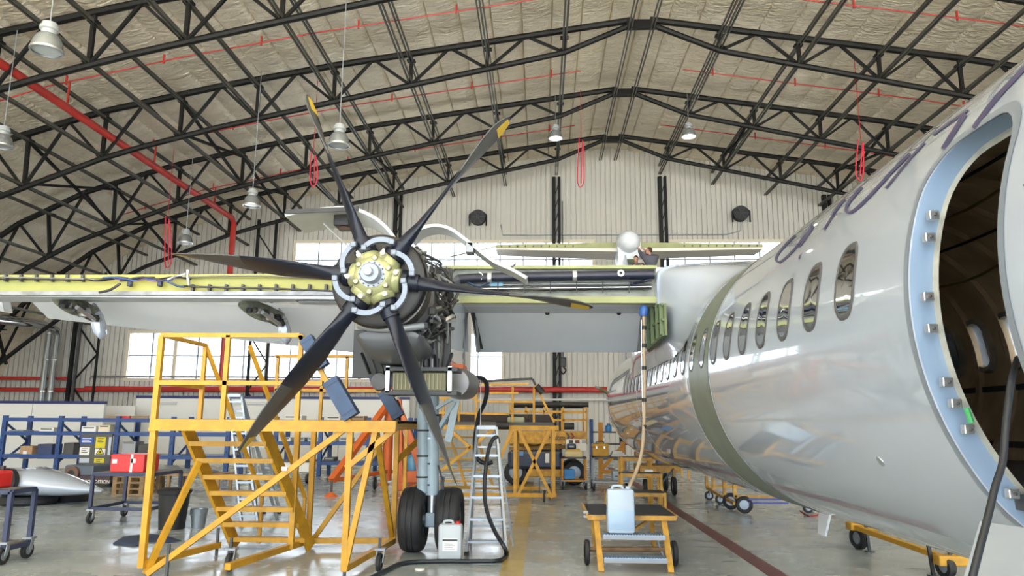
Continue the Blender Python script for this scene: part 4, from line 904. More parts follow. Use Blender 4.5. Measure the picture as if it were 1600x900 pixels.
MB().lathe([(.001,0),(.06,.0),(.055,.012),(.001,.016)], G(656,890), (0,0,1), 14).obj('floor_plate', paper, None, 40, label='small white disc lying on the floor beside the hose', cat='disc')
# step stand on the right with the big translucent can
def step_stand():
    y = 8.9; t = thing('step_stand', 'worn yellow two-step stand with black top and side wheels, carrying a can', 'step stand', (1.1,9.2,0))
    q = lambda u, v, yy=y: P(u, v, yy)
    z0 = q(990,805,y).z
    a, b = q(918,803,9.25), q(1056,803,9.25); ya, yb_ = 9.25, 10.4; zt = a.z
    MB().box((a.x,ya,zt-.03),(b.x,yb_,zt)).obj('top_board', mat('black_grip',(.035,.034,.035),.7,noise=.4,scale=10), t); MB().box((a.x,ya-.015,zt-.065),(b.x,ya,zt-.012)).obj('edge_angle', yellow2, t)
    for x in (a.x, b.x): MB().box((x-.015,ya,zt-.05),(x+.015,yb_,zt+.004)).obj('edge_angle', yellow2, t)
    for k in range(2): MB().rbox((a.x-.05,ya+.02,zt-.05+.05*k),(a.x+.01,ya+.06,zt-.02+.05*k),.005).obj('hinge', greym, t)
    fl, fr_ = G(941,898), G(1048,895)
    for p, u in ((fl,931),(fr_,1037)): MB().bar((p.x,8.85,0),(q(u,812,9.3).x,ya+.06,zt-.05),.065,.05).obj('front_leg', yellow2, t)
    for x in (fl.x+.05, fr_.x+.05): MB().bar((x,yb_+.05,0),(x-.06,yb_-.15,zt-.05),.05).obj('rear_leg', yellow2, t)
    for v0, yy in ((836,8.97),(872,8.84)):
        z = q(990,v0,yy).z; tr_ = MB().box((q(943,v0).x,yy-.02,z-.02),(q(1041,v0).x,yy+.2,z)).obj('step_tread', mesh_m, t)
        for k in range(22):
            x = q(943,v0).x+.02+(q(1041,v0).x-q(943,v0).x-.04)*k/21; MB().box((x-.006,yy-.015,z),(x+.006,yy+.195,z+.008)).obj('grating_bar', mesh_m, t)
        MB().box((q(943,v0).x,yy-.03,z-.05),(q(1041,v0).x,yy-.015,z-.01)).obj('tread_edge', greym, t)
    MB().tube([q(918,858,9.3),q(1044,858,9.3)], .028, 8).obj('axle', mat('rusty_axle',(.30,.17,.08),.6,noise=.4,scale=10), t)
    c = V((q(917,857,9.3).x,9.3,.145)); wheel(t, c, .145, .06, (1,0,0)); c2 = V((q(1049,857,9.3).x+.03,9.3,.145)); wheel(t, c2, .145, .06, (1,0,0))
    MB().bar(q(1010,815,9.4),q(985,832,9.2),.03).obj('brace', yellow2, t); MB().bar(q(1024,836,9.3),q(1036,868,9.3),.03,.02).obj('brace', greym, t)
    zc = q(990,836,8.97).z+.008
    return zc
zc = step_stand()
c = P(971,835,9.0); jerrycan((c.x,9.06,zc), .32, .17, .50, 'translucent milky jerrycan half full, standing on the step stand', plastic, plastic, .29)
top = P(985,772,9.06)
hs = [P(1006,482,9.6), P(1006,540,9.6), P(1007,600,9.6), P(1006,660,9.6), P(1003,705,9.5), P(993,740,9.3), P(984,760,9.1), (top.x,9.06,top.z-.05)]
t = thing('drain_hose', 'tan hose hanging from the wing root down into the translucent jerrycan', 'hose', top)
MB().tube(link(hs,8), .022, 10).obj('hose_line', tanhose, t, 60); MB().tube([P(1002,500,9.62),P(1003,600,9.62),P(1005,680,9.6)], .007, 6).obj('thin_line', silver, t)
for v in (512,540,575,625,667): MB().tube([P(1006.5,v-3,9.6),P(1006.5,v+3,9.6)], .03, 10).obj('tape_band', black, t)
MB().lathe([(.05,0),(.06,.03),(.06,.1),(.03,.14)], P(1006,494,9.6), (0,0,1), 14).obj('blue_funnel', mat('blue_funnel',(.04,.12,.40),.4), t, 40)
# step platform behind it
def small_steps():
    t = thing('step_platform', 'yellow three-level step platform with dark treads behind the translucent can', 'step platform', G(1000,800))
    yb = 13.5; q = lambda u, v, yy=yb: P(u, v, yy)
    for (u0, u1, v, ya, yc) in ((970,1018,714,14.4,14.8),(970,1034,739,14.0,14.4),(950,1040,769,13.4,14.0)):
        z = P(u0,v,ya).z; MB().box((P(u0,v,ya).x,ya,z-.04),(P(u1,v,ya).x,yc,z)).obj('tread', dkgrey, t); MB().box((P(u0,v,ya).x,ya-.02,z-.07),(P(u1,v,ya).x,ya,z-.01)).obj('tread_edge', yellow2, t)
        for u in (u0+1, u1-1): x = P(u,v,ya).x; MB().bar((x,ya+.02,0),(x,ya+.02,z),.045).obj('leg', yellow, t); MB().bar((x,yc-.02,0),(x,yc-.02,z),.045).obj('leg', yellow, t)
    MB().rbox(P(1008,738,14.1)+V((0,0,.01)), P(1018,736,14.3)+V((0,0,.03)), .004).obj('paper_pad', paper, t)
small_steps()
# ================================================================== BACKGROUND EQUIPMENT
def lift():
    y = 21.0; t = thing('scissor_lift', 'yellow scissor lift with navy engine cover behind the middle stand', 'scissor lift', (0,21,0)); q = lambda u, v, yy=y: P(u, v, yy)
    for u in (806, 897):
        for yy in (21.0, 22.4): wheel(t, (q(u,741).x,yy,.33), .33, .26, (0,1,0))
    MB().rbox((q(800,740).x,21.1,.25),(q(905,740).x,22.3,.42),.03).obj('chassis', yellow2, t)
    MB().rbox((q(794,708).x,20.75,.42),(q(878,708).x,22.4,.92),.08).obj('engine_cover', mat('navy_cover',(.02,.03,.07),.3), t); MB().rbox((q(827,740).x,20.72,.22),(q(876,740).x,20.9,.43),.03).obj('step_box', yellow2, t)
    MB().box((q(806,712).x,20.73,.78),(q(818,712).x,20.76,.9)).obj('cover_label', mat('blue_label',(.12,.25,.55),.5), t); MB().box((q(852,720).x,20.73,.6),(q(858,720).x,20.76,.85)).obj('cover_label', paper, t)
    for k in range(3): z = .95+.13*k; MB().bar((q(796,700).x,21.2,z),(q(915,700).x,21.2,z+.1),.06,.1).obj('scissor_arm', yellow2, t); MB().bar((q(796,700).x,22.2,z+.1),(q(915,700).x,22.2,z),.06,.1).obj('scissor_arm', yellow2, t)
    zb, zt = q(850,694,20.8).z, q(850,674,20.8).z
    MB().rbox((q(795,690).x,20.8,zb),(q(917,690).x,22.4,zt),.02).obj('platform', yellow2, t)
    rt = q(850,632,20.8).z
    for u in (797, 822, 850, 880, 916): 
        for yy in (20.85, 22.35): MB().bar((q(u,660).x,yy,zt),(q(u,660).x,yy,rt),.05).obj('rail_post', yellow, t)
    for v in (643, 656):
        z = q(850,v,20.8).z
        for yy in (20.85, 22.35): MB().bar((q(797,v).x,yy,z),(q(916,v).x,yy,z),.05).obj('guard_rail', yellow, t)
    MB().tube([(q(800,632).x,20.85,rt),(q(919,632).x,20.85,rt)], .07, 8).obj('padded_top_rail', black2, t, 50); MB().tube([(q(800,632).x,22.35,rt),(q(915,632).x,22.35,rt)], .07, 8).obj('padded_top_rail', black2, t, 50)
    text_mesh('Haulotte', .21, mat('dark_letters',(.03,.02,.015),.5), 'lettering', t, (q(857,686).x,20.785,zb+.11), (1,0,0), (0,0,1), squeeze=.62)
    for k in range(2):
        p = q(887+7*k,682,20.78); MB().prism([p+V((-.06,0,.1)),p+V((0,0,.1)),p+V((.07,0,0)),p+V((0,0,-.1)),p+V((-.06,0,-.1)),p+V((.01,0,0))], (0,.008,0)).obj('chevron_mark', [dkgrey, mat('maroon_mark',(.25,.04,.03),.5)][k], t)
lift()
def cart(lb, u0, u1, vb, vt, depth, mt, shelves, cr=.09, y=None):
    a, b = G(u0, vb), G(u1, vb); y = y or a.y; x0, x1 = P(u0,vb,y).x, P(u1,vb,y).x; zt = P(u0,vt,y).z
    t = thing('tool_cart', lb, 'cart', ((x0+x1)/2,y,0))
    for x in (x0+.02, x1-.02):
        for yy in (y, y+depth): MB().bar((x,yy,2*cr+.05),(x,yy,zt),.04).obj('post', mt, t); caster(t, (x,yy), cr)
    for s in shelves+[1]: z = 2*cr+.06+(zt-2*cr-.06)*s; MB().box((x0,y-.02,z-.04),(x1,y+depth+.02,z)).obj('shelf', mt if s != 1 else yellow2 if mt is yellow else dkgrey, t)
    return t, x0, x1, y, zt
orange2 = mat('orange_yellow', (.70,.30,.03), .5, noise=.2, scale=6)
t, x0, x1, y, zt = cart('orange-yellow open tool cart in front of the scissor lift', 878, 917, 765, 714, .6, orange2, [.0])
k = thing('crate', 'small bright blue crate on the lower shelf of the orange cart', 'crate', (x0+.2,y+.2,.27)); MB().rbox((x0+.06,y+.03,.25),(x0+.33,y+.3,.5),.015).obj('crate_body', mat('bright_blue',(.03,.22,.55),.4), k); MB().box((x0+.05,y+.02,.42),(x0+.34,y+.31,.45)).obj('crate_rim', mat('bright_blue',(.03,.22,.55),.4), k)
k = thing('parts_box', 'cream and yellow box lying on top of the orange cart', 'box', (x0+.3,y+.3,zt)); MB().rbox((x0+.09,y+.05,zt),(x1-.1,y+.5,zt+.14),.01).obj('box_body', mat('cream_box',(.66,.55,.30),.6), k); MB().rbox((x0+.12,y+.08,zt+.14),(x1-.16,y+.46,zt+.19),.01).obj('box_lid', mat('yellow_box_lid',(.60,.40,.10),.6), k)
k = thing('tester', 'dark tester case stacked on the cream box', 'case', (x0+.3,y+.3,zt+.19)); MB().rbox((x0+.14,y+.1,zt+.19),(x1-.26,y+.4,zt+.33),.03).obj('case_body', navy, k); MB().box((x0+.2,y+.09,zt+.24),(x1-.32,y+.1,zt+.28)).obj('case_panel', greym, k)
k = thing('carton', 'white printed carton standing behind the tester on the orange cart', 'carton', (x0+.4,y+.5,zt+.2)); MB().rbox((x0+.12,y+.42,zt+.14),(x1+.02,y+.62,zt+.44),.01).obj('carton_body', paper, k)
for j in range(3): MB().box((x0+.2+.17*j,y+.41,zt+.34),(x0+.31+.17*j,y+.42,zt+.42)).obj('carton_print', [dkgrey, mat('maroon_mark',(.25,.04,.03),.5), greym][j], k)
t, x0, x1, y, zt = cart('grey steel trolley left of the step platform', 927, 985, 767, 713, .7, greym, [.0])
k = thing('toolbox', 'yellow lidded toolbox standing on the grey trolley', 'toolbox', (x0+.2,y+.2,zt)); MB().rbox((x0+.0,y+.05,zt),(x0+.40,y+.4,zt+.22),.02).obj('box_body', yellow, k); MB().rbox((x0-.01,y+.04,zt+.22),(x0+.41,y+.41,zt+.31),.02).obj('lid', yellow, k)
MB().tube(link([(x0+.1,y+.2,zt+.31),(x0+.12,y+.2,zt+.36),(x0+.28,y+.2,zt+.36),(x0+.3,y+.2,zt+.31)],4), .012, 6).obj('handle', black, k); 
for j in range(2): MB().box((x0+.08+.2*j,y+.035,zt+.19),(x0+.12+.2*j,y+.05,zt+.25)).obj('latch', silver, k)
k = thing('papers', 'stack of white papers on the grey trolley beside the toolbox', 'papers', (x0+.6,y+.2,zt))
for j in range(3): MB().box((x0+.47+.02*j,y+.05,zt+.045*j),(x0+.85-.05*j,y+.4,zt+.04+.045*j)).obj('paper_ream', paper, k)
k = thing('drawer_unit', 'pale grey box on the lower shelf of the grey trolley', 'box', (x0+.7,y+.2,.27)); MB().rbox((x0+.5,y+.05,.25),(x0+.95,y+.5,.48),.015).obj('box_body', mat('pale_blue_box',(.36,.44,.52),.4), k); MB().box((x0+.55,y+.04,.34),(x0+.9,y+.05,.37)).obj('box_groove', dkgrey, k)
# orange A-frame and yellow trailer further back
t = thing('hoist_frame', 'orange hoist frame standing behind the grey trolley', 'hoist', G(945,748)); y = 22.3; q = lambda u, v: P(u, v, y)
for u in (938, 973): MB().bar((q(u,700).x,y,0),(q(u,700).x,y,q(u,690).z),.12).obj('upright', orange2, t)
bars(t, 'brace', [((q(940,735).x,y,.35),(q(972,715).x,y,1.0)), ((q(938,740).x,y,.28),(q(1030,742).x,y,.28))], .1, orange2); MB().bar((q(938,660).x,y,.5),(q(938,660).x,y,q(938,660).z),.13).obj('mast', orange2, t)
t = thing('equipment_trailer', 'low yellow wheeled trailer under the rear fuselage', 'trailer', G(1050,768)); y = 18.3
MB().box((P(1000,735,y).x,y,.52),(P(1062,735,y).x,y+1.2,.68)).obj('trailer_bed', yellow2, t); wheel(t, (P(1053,760,y).x,y,.22), .22, .09, (1,0,0)); wheel(t, (P(1053,760,y).x,y+1.2,.22), .22, .09, (1,0,0)); wheel(t, (P(1010,760,y).x,y+.2,.18), .18, .09, (1,0,0))
MB().bar((P(1053,740,y).x,y-.02,.22),(P(1053,740,y).x,y-.02,.6),.05).obj('axle_leg', yellow2, t); MB().bar((P(1035,740,y).x,y,.3),(P(1053,740,y).x,y,.62),.04).obj('axle_leg', dkgrey, t)
# trolley beneath the belly
t = thing('belly_trolley', 'yellow tubular trolley with small wheels under the fuselage belly', 'trolley', G(1150,800)); ya, yb_ = 14.8, 17.2; xa, xb_ = P(1148,780,ya).x, P(1215,780,ya).x+.6
for y, u in ((ya,1148),(15.4,1132),(16.4,1115),(17.2,1105)):
    x = P(u,770,y).x; MB().bar((x,y,.28),(x,y,.85),.06).obj('post', yellow2, t)
bars(t, 'side_rail', [(P(1148,787,ya),P(1105,762,yb_)), (V((P(1148,770,ya).x,ya,.6)),V((P(1105,770,yb_).x,yb_,.6))), (V((P(1148,787,ya).x,ya,.3)),V((xb_,ya,.3))), (V((P(1105,760,yb_).x,yb_,.3)),V((xb_,yb_,.3))), (V((P(1115,760,16.4).x,16.4,.62)),V((xb_,16.4,.62)))], .06, yellow2)
wheel(t, (P(1162,791,14.8).x,14.75,.16), .16, .07, (.3,1,0)); wheel(t, (P(1140,785,15.5).x,15.4,.16), .16, .07, (.3,1,0)); caster(t, (P(1125,780,16.4).x,16.4), .1, (0,1,0)); caster(t, (P(1108,775,17.2).x,17.2), .1, (0,1,0)); caster(t, (xb_,14.9), .1, (0,1,0))
for z in (.2,.27): MB().bar((P(1170,790,14.7).x,14.7,z),(P(1232,790,14.7).x,14.7,z),.03).obj('tow_bar', mat('bright_blue_bar',(.03,.07,.40),.4), t)
# trolley at the lower right
t = thing('tow_trolley', 'low yellow bar trolley with small wheels beyond the fuselage belly at the lower right', 'trolley', G(1400,880))
a, b = V((P(1332,822,10.7).x,10.7,P(1332,822,10.7).z)), V((P(1488,876,8.8).x,8.8,P(1488,876,8.8).z))
MB().bar(a, b, .07, .06).obj('long_bar', yellow, t); MB().rbox(b-V((.18,.08,.05)), b+V((.22,.08,.06)), .015).obj('end_block', yellow, t); MB().rbox(a-V((.06,.1,.05)), a+V((.3,.1,.05)), .015).obj('end_block', yellow, t)
for c, s in ((V((P(1342,845,10.7).x,10.7,.15)),.15),(V((P(1478,890,8.8).x,8.8,.12)),.12)):
    wheel(t, c, s, .09, (1,.3,0)); MB().bar(c+V((.06,0,0)), c+V((.06,0,.3)), .03).obj('wheel_fork', dkgrey, t)
for c in (V((P(1358,850,10.5).x,10.5,0)), V((P(1458,890,8.9).x,8.9,0))): MB().bar(c, c+V((-.03,0,.36)), .035).obj('prop_leg', black, t); MB().box(c-V((.05,.05,0)), c+V((.05,.05,.012))).obj('leg_foot', black, t)
t = thing('air_line', 'thin red air line lying on the floor under the belly', 'hose', G(1270,805)); MB().tube(link([G(1250,798,.012),G(1265,806,.012),G(1285,803,.012),G(1310,807,.012)],6), .012, 6).obj('hose_line', red, t)
# lowered door and cable at the opening
dp = [P(1538,822,2.75), P(1640,838,2.35), None, P(1512,915,2.45)]; dp[2] = dp[1]+(dp[3]-dp[0])*1.15
n = (dp[1]-dp[0]).cross(dp[3]-dp[0]).normalized(); 
MB().loft([[p+n*s for p in dp] for s in (-.02,.02)], True).obj('lowered_door', white, AC, label='white door panel lowered below the door opening')
MB().tube(link([P(1590,560,2.85), P(1581,592,2.55), P(1572,660,2.45), P(1567,720,2.4), P(1555,760,2.35), P(1543,810,2.3), P(1530,860,2.25), P(1516,915,2.2)],8), .011, 10).obj('cable', hose_m, None, 60, label='dark blue-black cable hanging out of the door opening', cat='cable')
# orange aircraft jacks
def jack(lb, c, apex, feet, ram=True):
    t = thing('aircraft_jack', lb, 'aircraft jack', c)
    for f_ in feet:
        f_ = V(f_); MB().bar(apex, f_+V((0,0,.35)), .16, .12).obj('jack_leg', orange, t)
        MB().bar(f_+V((0,0,.35)), f_+V((0,0,.08)), .05).obj('foot_screw', dkgrey, t); MB().lathe([(.16,0),(.14,.03),(.05,.09),(.03,.1)], f_, (0,0,1), 16).obj('foot_pad', orange, t, 40)
        MB().bar(V((c[0],c[1],.42)), f_+V((0,0,.36)), .10, .09).obj('base_strut', orange, t)
    MB().tube([(c[0],c[1],.2),(c[0],c[1],apex.z)], .11, 12).obj('cylinder', orange, t, 40); MB().tube([(c[0],c[1],apex.z),(c[0],c[1],apex.z+.35)], .06, 10).obj('ram', silver, t, 40)
    wheel(t, V((c[0]-.25,c[1]-.3,.15)), .15, .06, (1,0,0)); return t
y = 17.8
jack('orange tripod aircraft jack with long sloping legs behind the work stand', (P(607,700,19.3).x,19.3,0), P(607,630,19.3), [G(517,776), (P(645,755,20.0).x,20.0,0), (P(600,755,20.3).x,20.3,0)])
t = thing('hydraulic_jack', 'orange hydraulic jack unit with hoses right of the tripod jack', 'aircraft jack', (P(640,700,18.9).x,18.9,0)); q = lambda u, v: P(u, v, 18.9)
bars(t, 'jack_leg', [(q(618,625),q(668,755)), (q(622,625),q(625,756))], .17, orange); MB().rbox(q(632,755), q(672,736)+V((0,.5,0)), .03).obj('tank', orange, t)
for k in range(4): MB().bar(q(652,715+12*k), q(664,715+12*k), .03).obj('step_rung', orange, t)
bars(t, 'ladder_rail', [(q(648,700),q(655,760)), (q(662,700),q(670,765))], .05, orange); MB().rbox((q(625,775).x-.1,18.8,0),(q(625,775).x+.1,19.0,.2),.02).obj('foot_block', orange, t); MB().rbox((q(668,775).x-.12,18.7,0),(q(668,775).x+.1,19.0,.12),.02).obj('foot_block', orange, t)
t = thing('water_bottle', 'sky blue water bottle standing on the orange jack tank', 'bottle', q(643,745)); p = q(643,736)+V((0,.2,0)); MB().lathe([(.001,0),(.15,0),(.16,.05),(.16,.3),(.13,.36),(.05,.4),(.05,.44),(.001,.44)], p, (0,0,1), 18).obj('bottle_body', mat('blue_bottle',(.12,.36,.60),.2), t, 40); MB().lathe([(.055,.42),(.055,.47),(.001,.47)], p, (0,0,1), 12).obj('bottle_cap', navy, t)
# ================================================================== STORAGE RACKS AND CLUTTER AT THE LEFT
def rack(lb, xs_, y, zt, levels):
    t = thing('storage_rack', lb, 'rack', (xs_[0],y,0))
    for x in xs_:
        for yy in (y, y+1.1): MB().box((x-.06,yy-.05,0),(x+.06,yy+.05,zt)).obj('upright', blue, t)
        bars(t, 'upright_brace', [((x,y,.4),(x,y+1.1,1.0)), ((x,y+1.1,1.0),(x,y,zt-.2))], .05, blue)
        for k in range(6): MB().box((x-.015,y-.055,.3+.22*k),(x+.015,y-.05,.36+.22*k)).obj('slot', black, t)
    for x0, x1 in zip(xs_, xs_[1:]):
        for z in levels:
            for yy in (y, y+1.1): MB().box((x0+.06,yy-.04,z-.11),(x1-.06,yy+.02,z)).obj('beam', blue, t)
            MB().box((x0+.06,y,z-.02),(x1-.06,y+1.1,z-.005)).obj('shelf_board', greym if z < 1.5 else dkgrey, t)
    return t
yr = 21.8; xs_ = [P(u,700,yr).x for u in (3, 91, 181, 268, 355)]
rack('blue pallet rack with boxes and signs along the left wall', xs_, yr, 1.78, [.66, 1.32, 1.72])
xs2 = [P(u,700,yr+1.5).x for u in (430, 500, 575, 640)]
rack('blue pallet rack seen through the work stand', xs2, yr+1.5, 1.8, [.45, 1.05, 1.7])
def box_on(name, lb, cat, u0, u1, v0, v1, y, dep, mt, extra=None):
    a, b = P(u0,v1,y), P(u1,v0,y); t = thing(name, lb, cat, ((a.x+b.x)/2,y,a.z)); MB().rbox((a.x,y,a.z),(b.x,y+dep,b.z),min(.02,(b.z-a.z)*.2)).obj('body', mt, t)
    if extra: extra(t, a, b, y)
    return t
def snap(lv, y): return 662+(CAMH-lv)/y*F*.995
L1, L2 = snap(.66,yr)+2.5, snap(1.32,yr)+1
def lab1(t, a, b, y):
    w_ = b.x-a.x; h_ = b.z-a.z
    MB().box((a.x+w_*.3,y-.006,a.z+h_*.25),(a.x+w_*.6,y-.001,a.z+h_*.6)).obj('label_sheet', paper, t); MB().box((a.x,y-.004,b.z-.035),(b.x,y-.001,b.z-.015)).obj('flap_seam', mat('tape',(.5,.36,.2),.6), t)
def lab2(t, a, b, y):
    MB().box((a.x+.05,y-.006,b.z-.06),(b.x-.05,y-.001,b.z-.03)).obj('lid_line', dkgrey, t)
box_on('cardboard_box', 'brown cardboard box with white label on the blue rack', 'box', 29, 51, 697, L1, yr, .5, card, lab1)
box_on('plastic_crate', 'dark blue plastic crate beside the cardboard box', 'crate', 56, 82, 694, L1, yr, .5, mat('crate_blue',(.03,.05,.14),.5), lab2)
box_on('plastic_crate', 'black parts crate right of the front rack post', 'crate', 97, 116, 692, L1, yr, .5, dkgrey, lab2)
box_on('parts_bin', 'flat grey bin on the upper shelf at the far left', 'bin', 12, 36, 672, L2, yr, .5, greym, lab2)
box_on('parts_bin', 'pale bin on the upper shelf left of the front rack post', 'bin', 60, 84, 668, L2, yr, .5, offwhite, lab2)
box_on('parts_bin', 'white bin on the upper shelf above the sign board', 'bin', 126, 150, 666, L2, yr, .5, paper, lab2)
box_on('parts_bin', 'cream bin on the upper shelf at the right rack post', 'bin', 152, 172, 664, L2, yr, .5, cream, lab2)
box_on('parts_bin', 'grey bin on the rack right of the sign board', 'bin', 188, 212, 690, L1, yr, .5, greym, lab2)
box_on('parts_bin', 'dark bin on the rack behind the yellow post', 'bin', 214, 232, 694, L1, yr, .5, dkgrey, lab2)
for k, (u0, u1, v0, lv, mt) in enumerate(((436,452,690,1.05,offwhite),(456,474,694,1.05,greym),(478,496,692,1.05,mat('pale_blue_box',(.36,.44,.52),.4)),(505,522,690,1.05,paper),(528,546,693,1.05,greym),(440,470,652,1.7,offwhite),(506,530,653,1.7,paper),(545,568,652,1.7,card),(505,520,722,.45,dkgrey),(582,600,690,1.05,navy))):
    y_ = yr+1.5; a = P(u0,700,y_); b = P(u1,v0,y_); hz = max(.12, (snap(lv,y_)-v0)*y_/F)
    t = thing('parts_bin', f'{["cream","grey","pale blue","white","second grey","wide cream","wide white","cardboard","dark","navy"][k]} bin on the blue rack seen through the work stand', 'bin', (a.x,y_,lv)); MB().rbox((a.x,y_+.1,lv),(b.x,y_+.6,lv+hz),.015).obj('body', mt, t); MB().box((a.x+.04,y_+.094,lv+hz*.55),(b.x-.04,y_+.099,lv+hz*.8)).obj('front_label', dkgrey if mt is not dkgrey else greym, t)
t = thing('sign_board', 'dark grey board covered with safety notices leaning at the blue rack', 'notice board', P(148,725,yr-.15)); y = yr-.12
a, b = P(121,732,y), P(176,678,y); MB().box((a.x,y,0.0),(b.x,y+.04,b.z)).obj('board', mat('board_grey',(.10,.10,.095),.6), t)
for (u0,v0,u1,v1,mt,nm) in ((125,683,147,694,mat('notice_blue',(.02,.09,.42),.5),'blue_notice'),(149,683,166,700,mat('notice_yellow',(.68,.58,.02),.5),'yellow_notice'),(124,699,141,711,paper,'white_notice'),(148,701,165,711,paper,'warning_notice'),(147,716,163,723,mat('notice_yellow',(.68,.58,.02),.5),'yellow_notice'),(124,716,140,723,mat('notice_pale',(.5,.55,.65),.5),'pale_notice'),(168,683,175,711,mat('notice_pale',(.5,.55,.65),.5),'pale_notice')):
    a, b = P(u0,v1,y), P(u1,v0,y); MB().box((a.x,y-.012,a.z),(b.x,y-.002,b.z)).obj(nm, mt, t)
    if nm in ('blue_notice','yellow_notice','white_notice'):
        for k in range(3): MB().box((a.x+.06,y-.015,b.z-.05-.05*k),(b.x-.06-.05*(k%2),y-.012,b.z-.03-.05*k)).obj('notice_line', paper if nm=='blue_notice' else dkgrey, t)
a = P(156,710,y-.02); MB().prism([a+V((-.13,0,0)),a+V((.13,0,0)),a+V((0,0,.2))], (0,.005,0)).obj('warning_triangle', black, t); MB().prism([a+V((-.095,-.002,.02)),a+V((.095,-.002,.02)),a+V((0,-.002,.165))], (0,.002,0)).obj('warning_triangle_fill', mat('notice_yellow',(.68,.58,.02),.5), t); MB().prism([a+V((-.02,-.004,.035)),a+V((.02,-.004,.035)),a+V((.02,-.004,.10)),a+V((-.02,-.004,.10))], (0,.002,0)).obj('warning_mark', black, t)
# air conditioning cart with its lettered side
t = thing('air_conditioning_cart', 'low dark air conditioning cart with white lettering and a round outlet', 'cart', G(135,755)); y = 18.6
a, b = P(97,765,y), P(172,744,y); MB().box((a.x,y,.12),(b.x,y+1.2,b.z)).obj('cart_base', mat('dark_red_black',(.05,.025,.03),.5), t); text_mesh('GO & AIR CONDITION', .115, paper, 'lettering', t, (P(99,754,y).x,y-.004,P(99,754.5,y).z), (1,0,0), (0,0,1))
a, b = P(98,747,y), P(145,735,y); MB().rbox((a.x,y+.02,P(98,744,y).z),(b.x,y+1.0,b.z+.12),.04).obj('housing', mat('slate_blue',(.10,.13,.18),.5), t); c = P(113,740,y-.02); MB().lathe([(.09,-.05),(.18,-.05),(.18,.05),(.12,.05)], c, (0,1,0), 20, False).obj('outlet_ring', mat('copper_ring',(.14,.07,.05),.4), t, 40); MB().lathe([(.001,-.02),(.17,-.02),(.17,.0)], c, (0,1,0), 20).obj('outlet', black, t)
for x in (P(105,765,y).x, P(165,765,y).x): wheel(t, (x,y+.3,.12), .12, .08, (1,0,0))
# blue trolley with the red case
def frame_trolley(lb, x0, x1, y0, y1, zt, zs, mt, cr=.09, nm='platform_trolley'):
    t = thing(nm, lb, 'trolley', ((x0+x1)/2,y0,0))
    for x in (x0, x1):
        for y in (y0, y1): MB().bar((x,y,zs),(x,y,zt),.05).obj('post', mt, t); caster(t, (x*.96+(x0+x1)*.02,y), cr)
    bars(t, 'top_rail', [((x0,y0,zt),(x1,y0,zt)), ((x0,y1,zt),(x1,y1,zt)), ((x0,y0,zt),(x0,y1,zt)), ((x1,y0,zt),(x1,y1,zt))], .05, mt)
    bars(t, 'base_rail', [((x0,y0,zs),(x1,y0,zs)), ((x0,y1,zs),(x1,y1,zs)), ((x0,y0,zs),(x0,y1,zs)), ((x1,y0,zs),(x1,y1,zs))], .05, mt)
    return t
y = 12.2; tr1 = frame_trolley('navy steel frame trolley behind the left posts of the work stand', P(140,800,y).x, P(232,800,y).x, y, y+1.0, P(140,741,y).z, .24, navy)
MB().box((P(140,800,y).x,y,P(140,741,y).z),(P(232,800,y).x,y+1.0,P(140,741,y).z+.03)).obj('top_sheet', mat('worn_sheet',(.16,.15,.14),.6), tr1)
zt = P(140,741,y).z+.03; a, b = P(171,735,y+.1), P(226,713,y+.1); t = thing('red_case', 'bright red case with white labels on the navy trolley', 'case', ((a.x+b.x)/2,y+.3,zt))
MB().rbox((a.x,y+.1,zt),(b.x,y+.6,zt+.29),.015).obj('case_body', redbox, t); MB().box((a.x-.005,y+.095,zt+.26),(b.x+.005,y+.605,zt+.275)).obj('lid_edge', red, t)
for f0, f1, z0, z1 in ((.06,.2,.14,.21),(.62,.75,.15,.22),(.60,.67,0.0,.29)): MB().box((a.x+(b.x-a.x)*f0,y+.094,zt+z0),(a.x+(b.x-a.x)*f1,y+.099,zt+z1)).obj('white_sticker', paper, t)
y = 8.75; tr2 = frame_trolley('navy steel frame trolley cut by the left picture edge', P(-70,800,y).x, P(14,800,y).x, y, y+.42, P(49,769,y).z, P(40,858,y).z, navy, .10)
MB().box((P(-70,800,y).x,y,P(40,858,y).z+.02),(P(14,800,y).x,y+.42,P(40,858,y).z+.04)).obj('base_sheet', mat('worn_sheet',(.16,.15,.14),.6), tr2)
zq = P(49,769,y).z; MB().box((P(-70,800,y).x,y,zq),(P(14,800,y).x,y+.42,zq+.025)).obj('top_sheet', mat('worn_sheet',(.16,.15,.14),.6), tr2)
a, b = P(-40,766,y+.1), P(-2,740,y+.1); t = thing('red_canister', 'red canister on the left trolley, cut by the picture edge', 'canister', ((a.x+b.x)/2,y+.4,zq+.025)); MB().rbox((a.x,y+.06,zq+.025),(b.x,y+.36,zq+.23),.03).obj('canister_body', redbox, t); MB().tube([(b.x-.1,y+.3,zq+.22),(b.x-.1,y+.3,zq+.28)], .03, 8).obj('neck', black, t)
MB().box((b.x-.12,y+.05,zq+.17),(b.x-.02,y+.06,zq+.2)).obj('label_strip', paper, t)
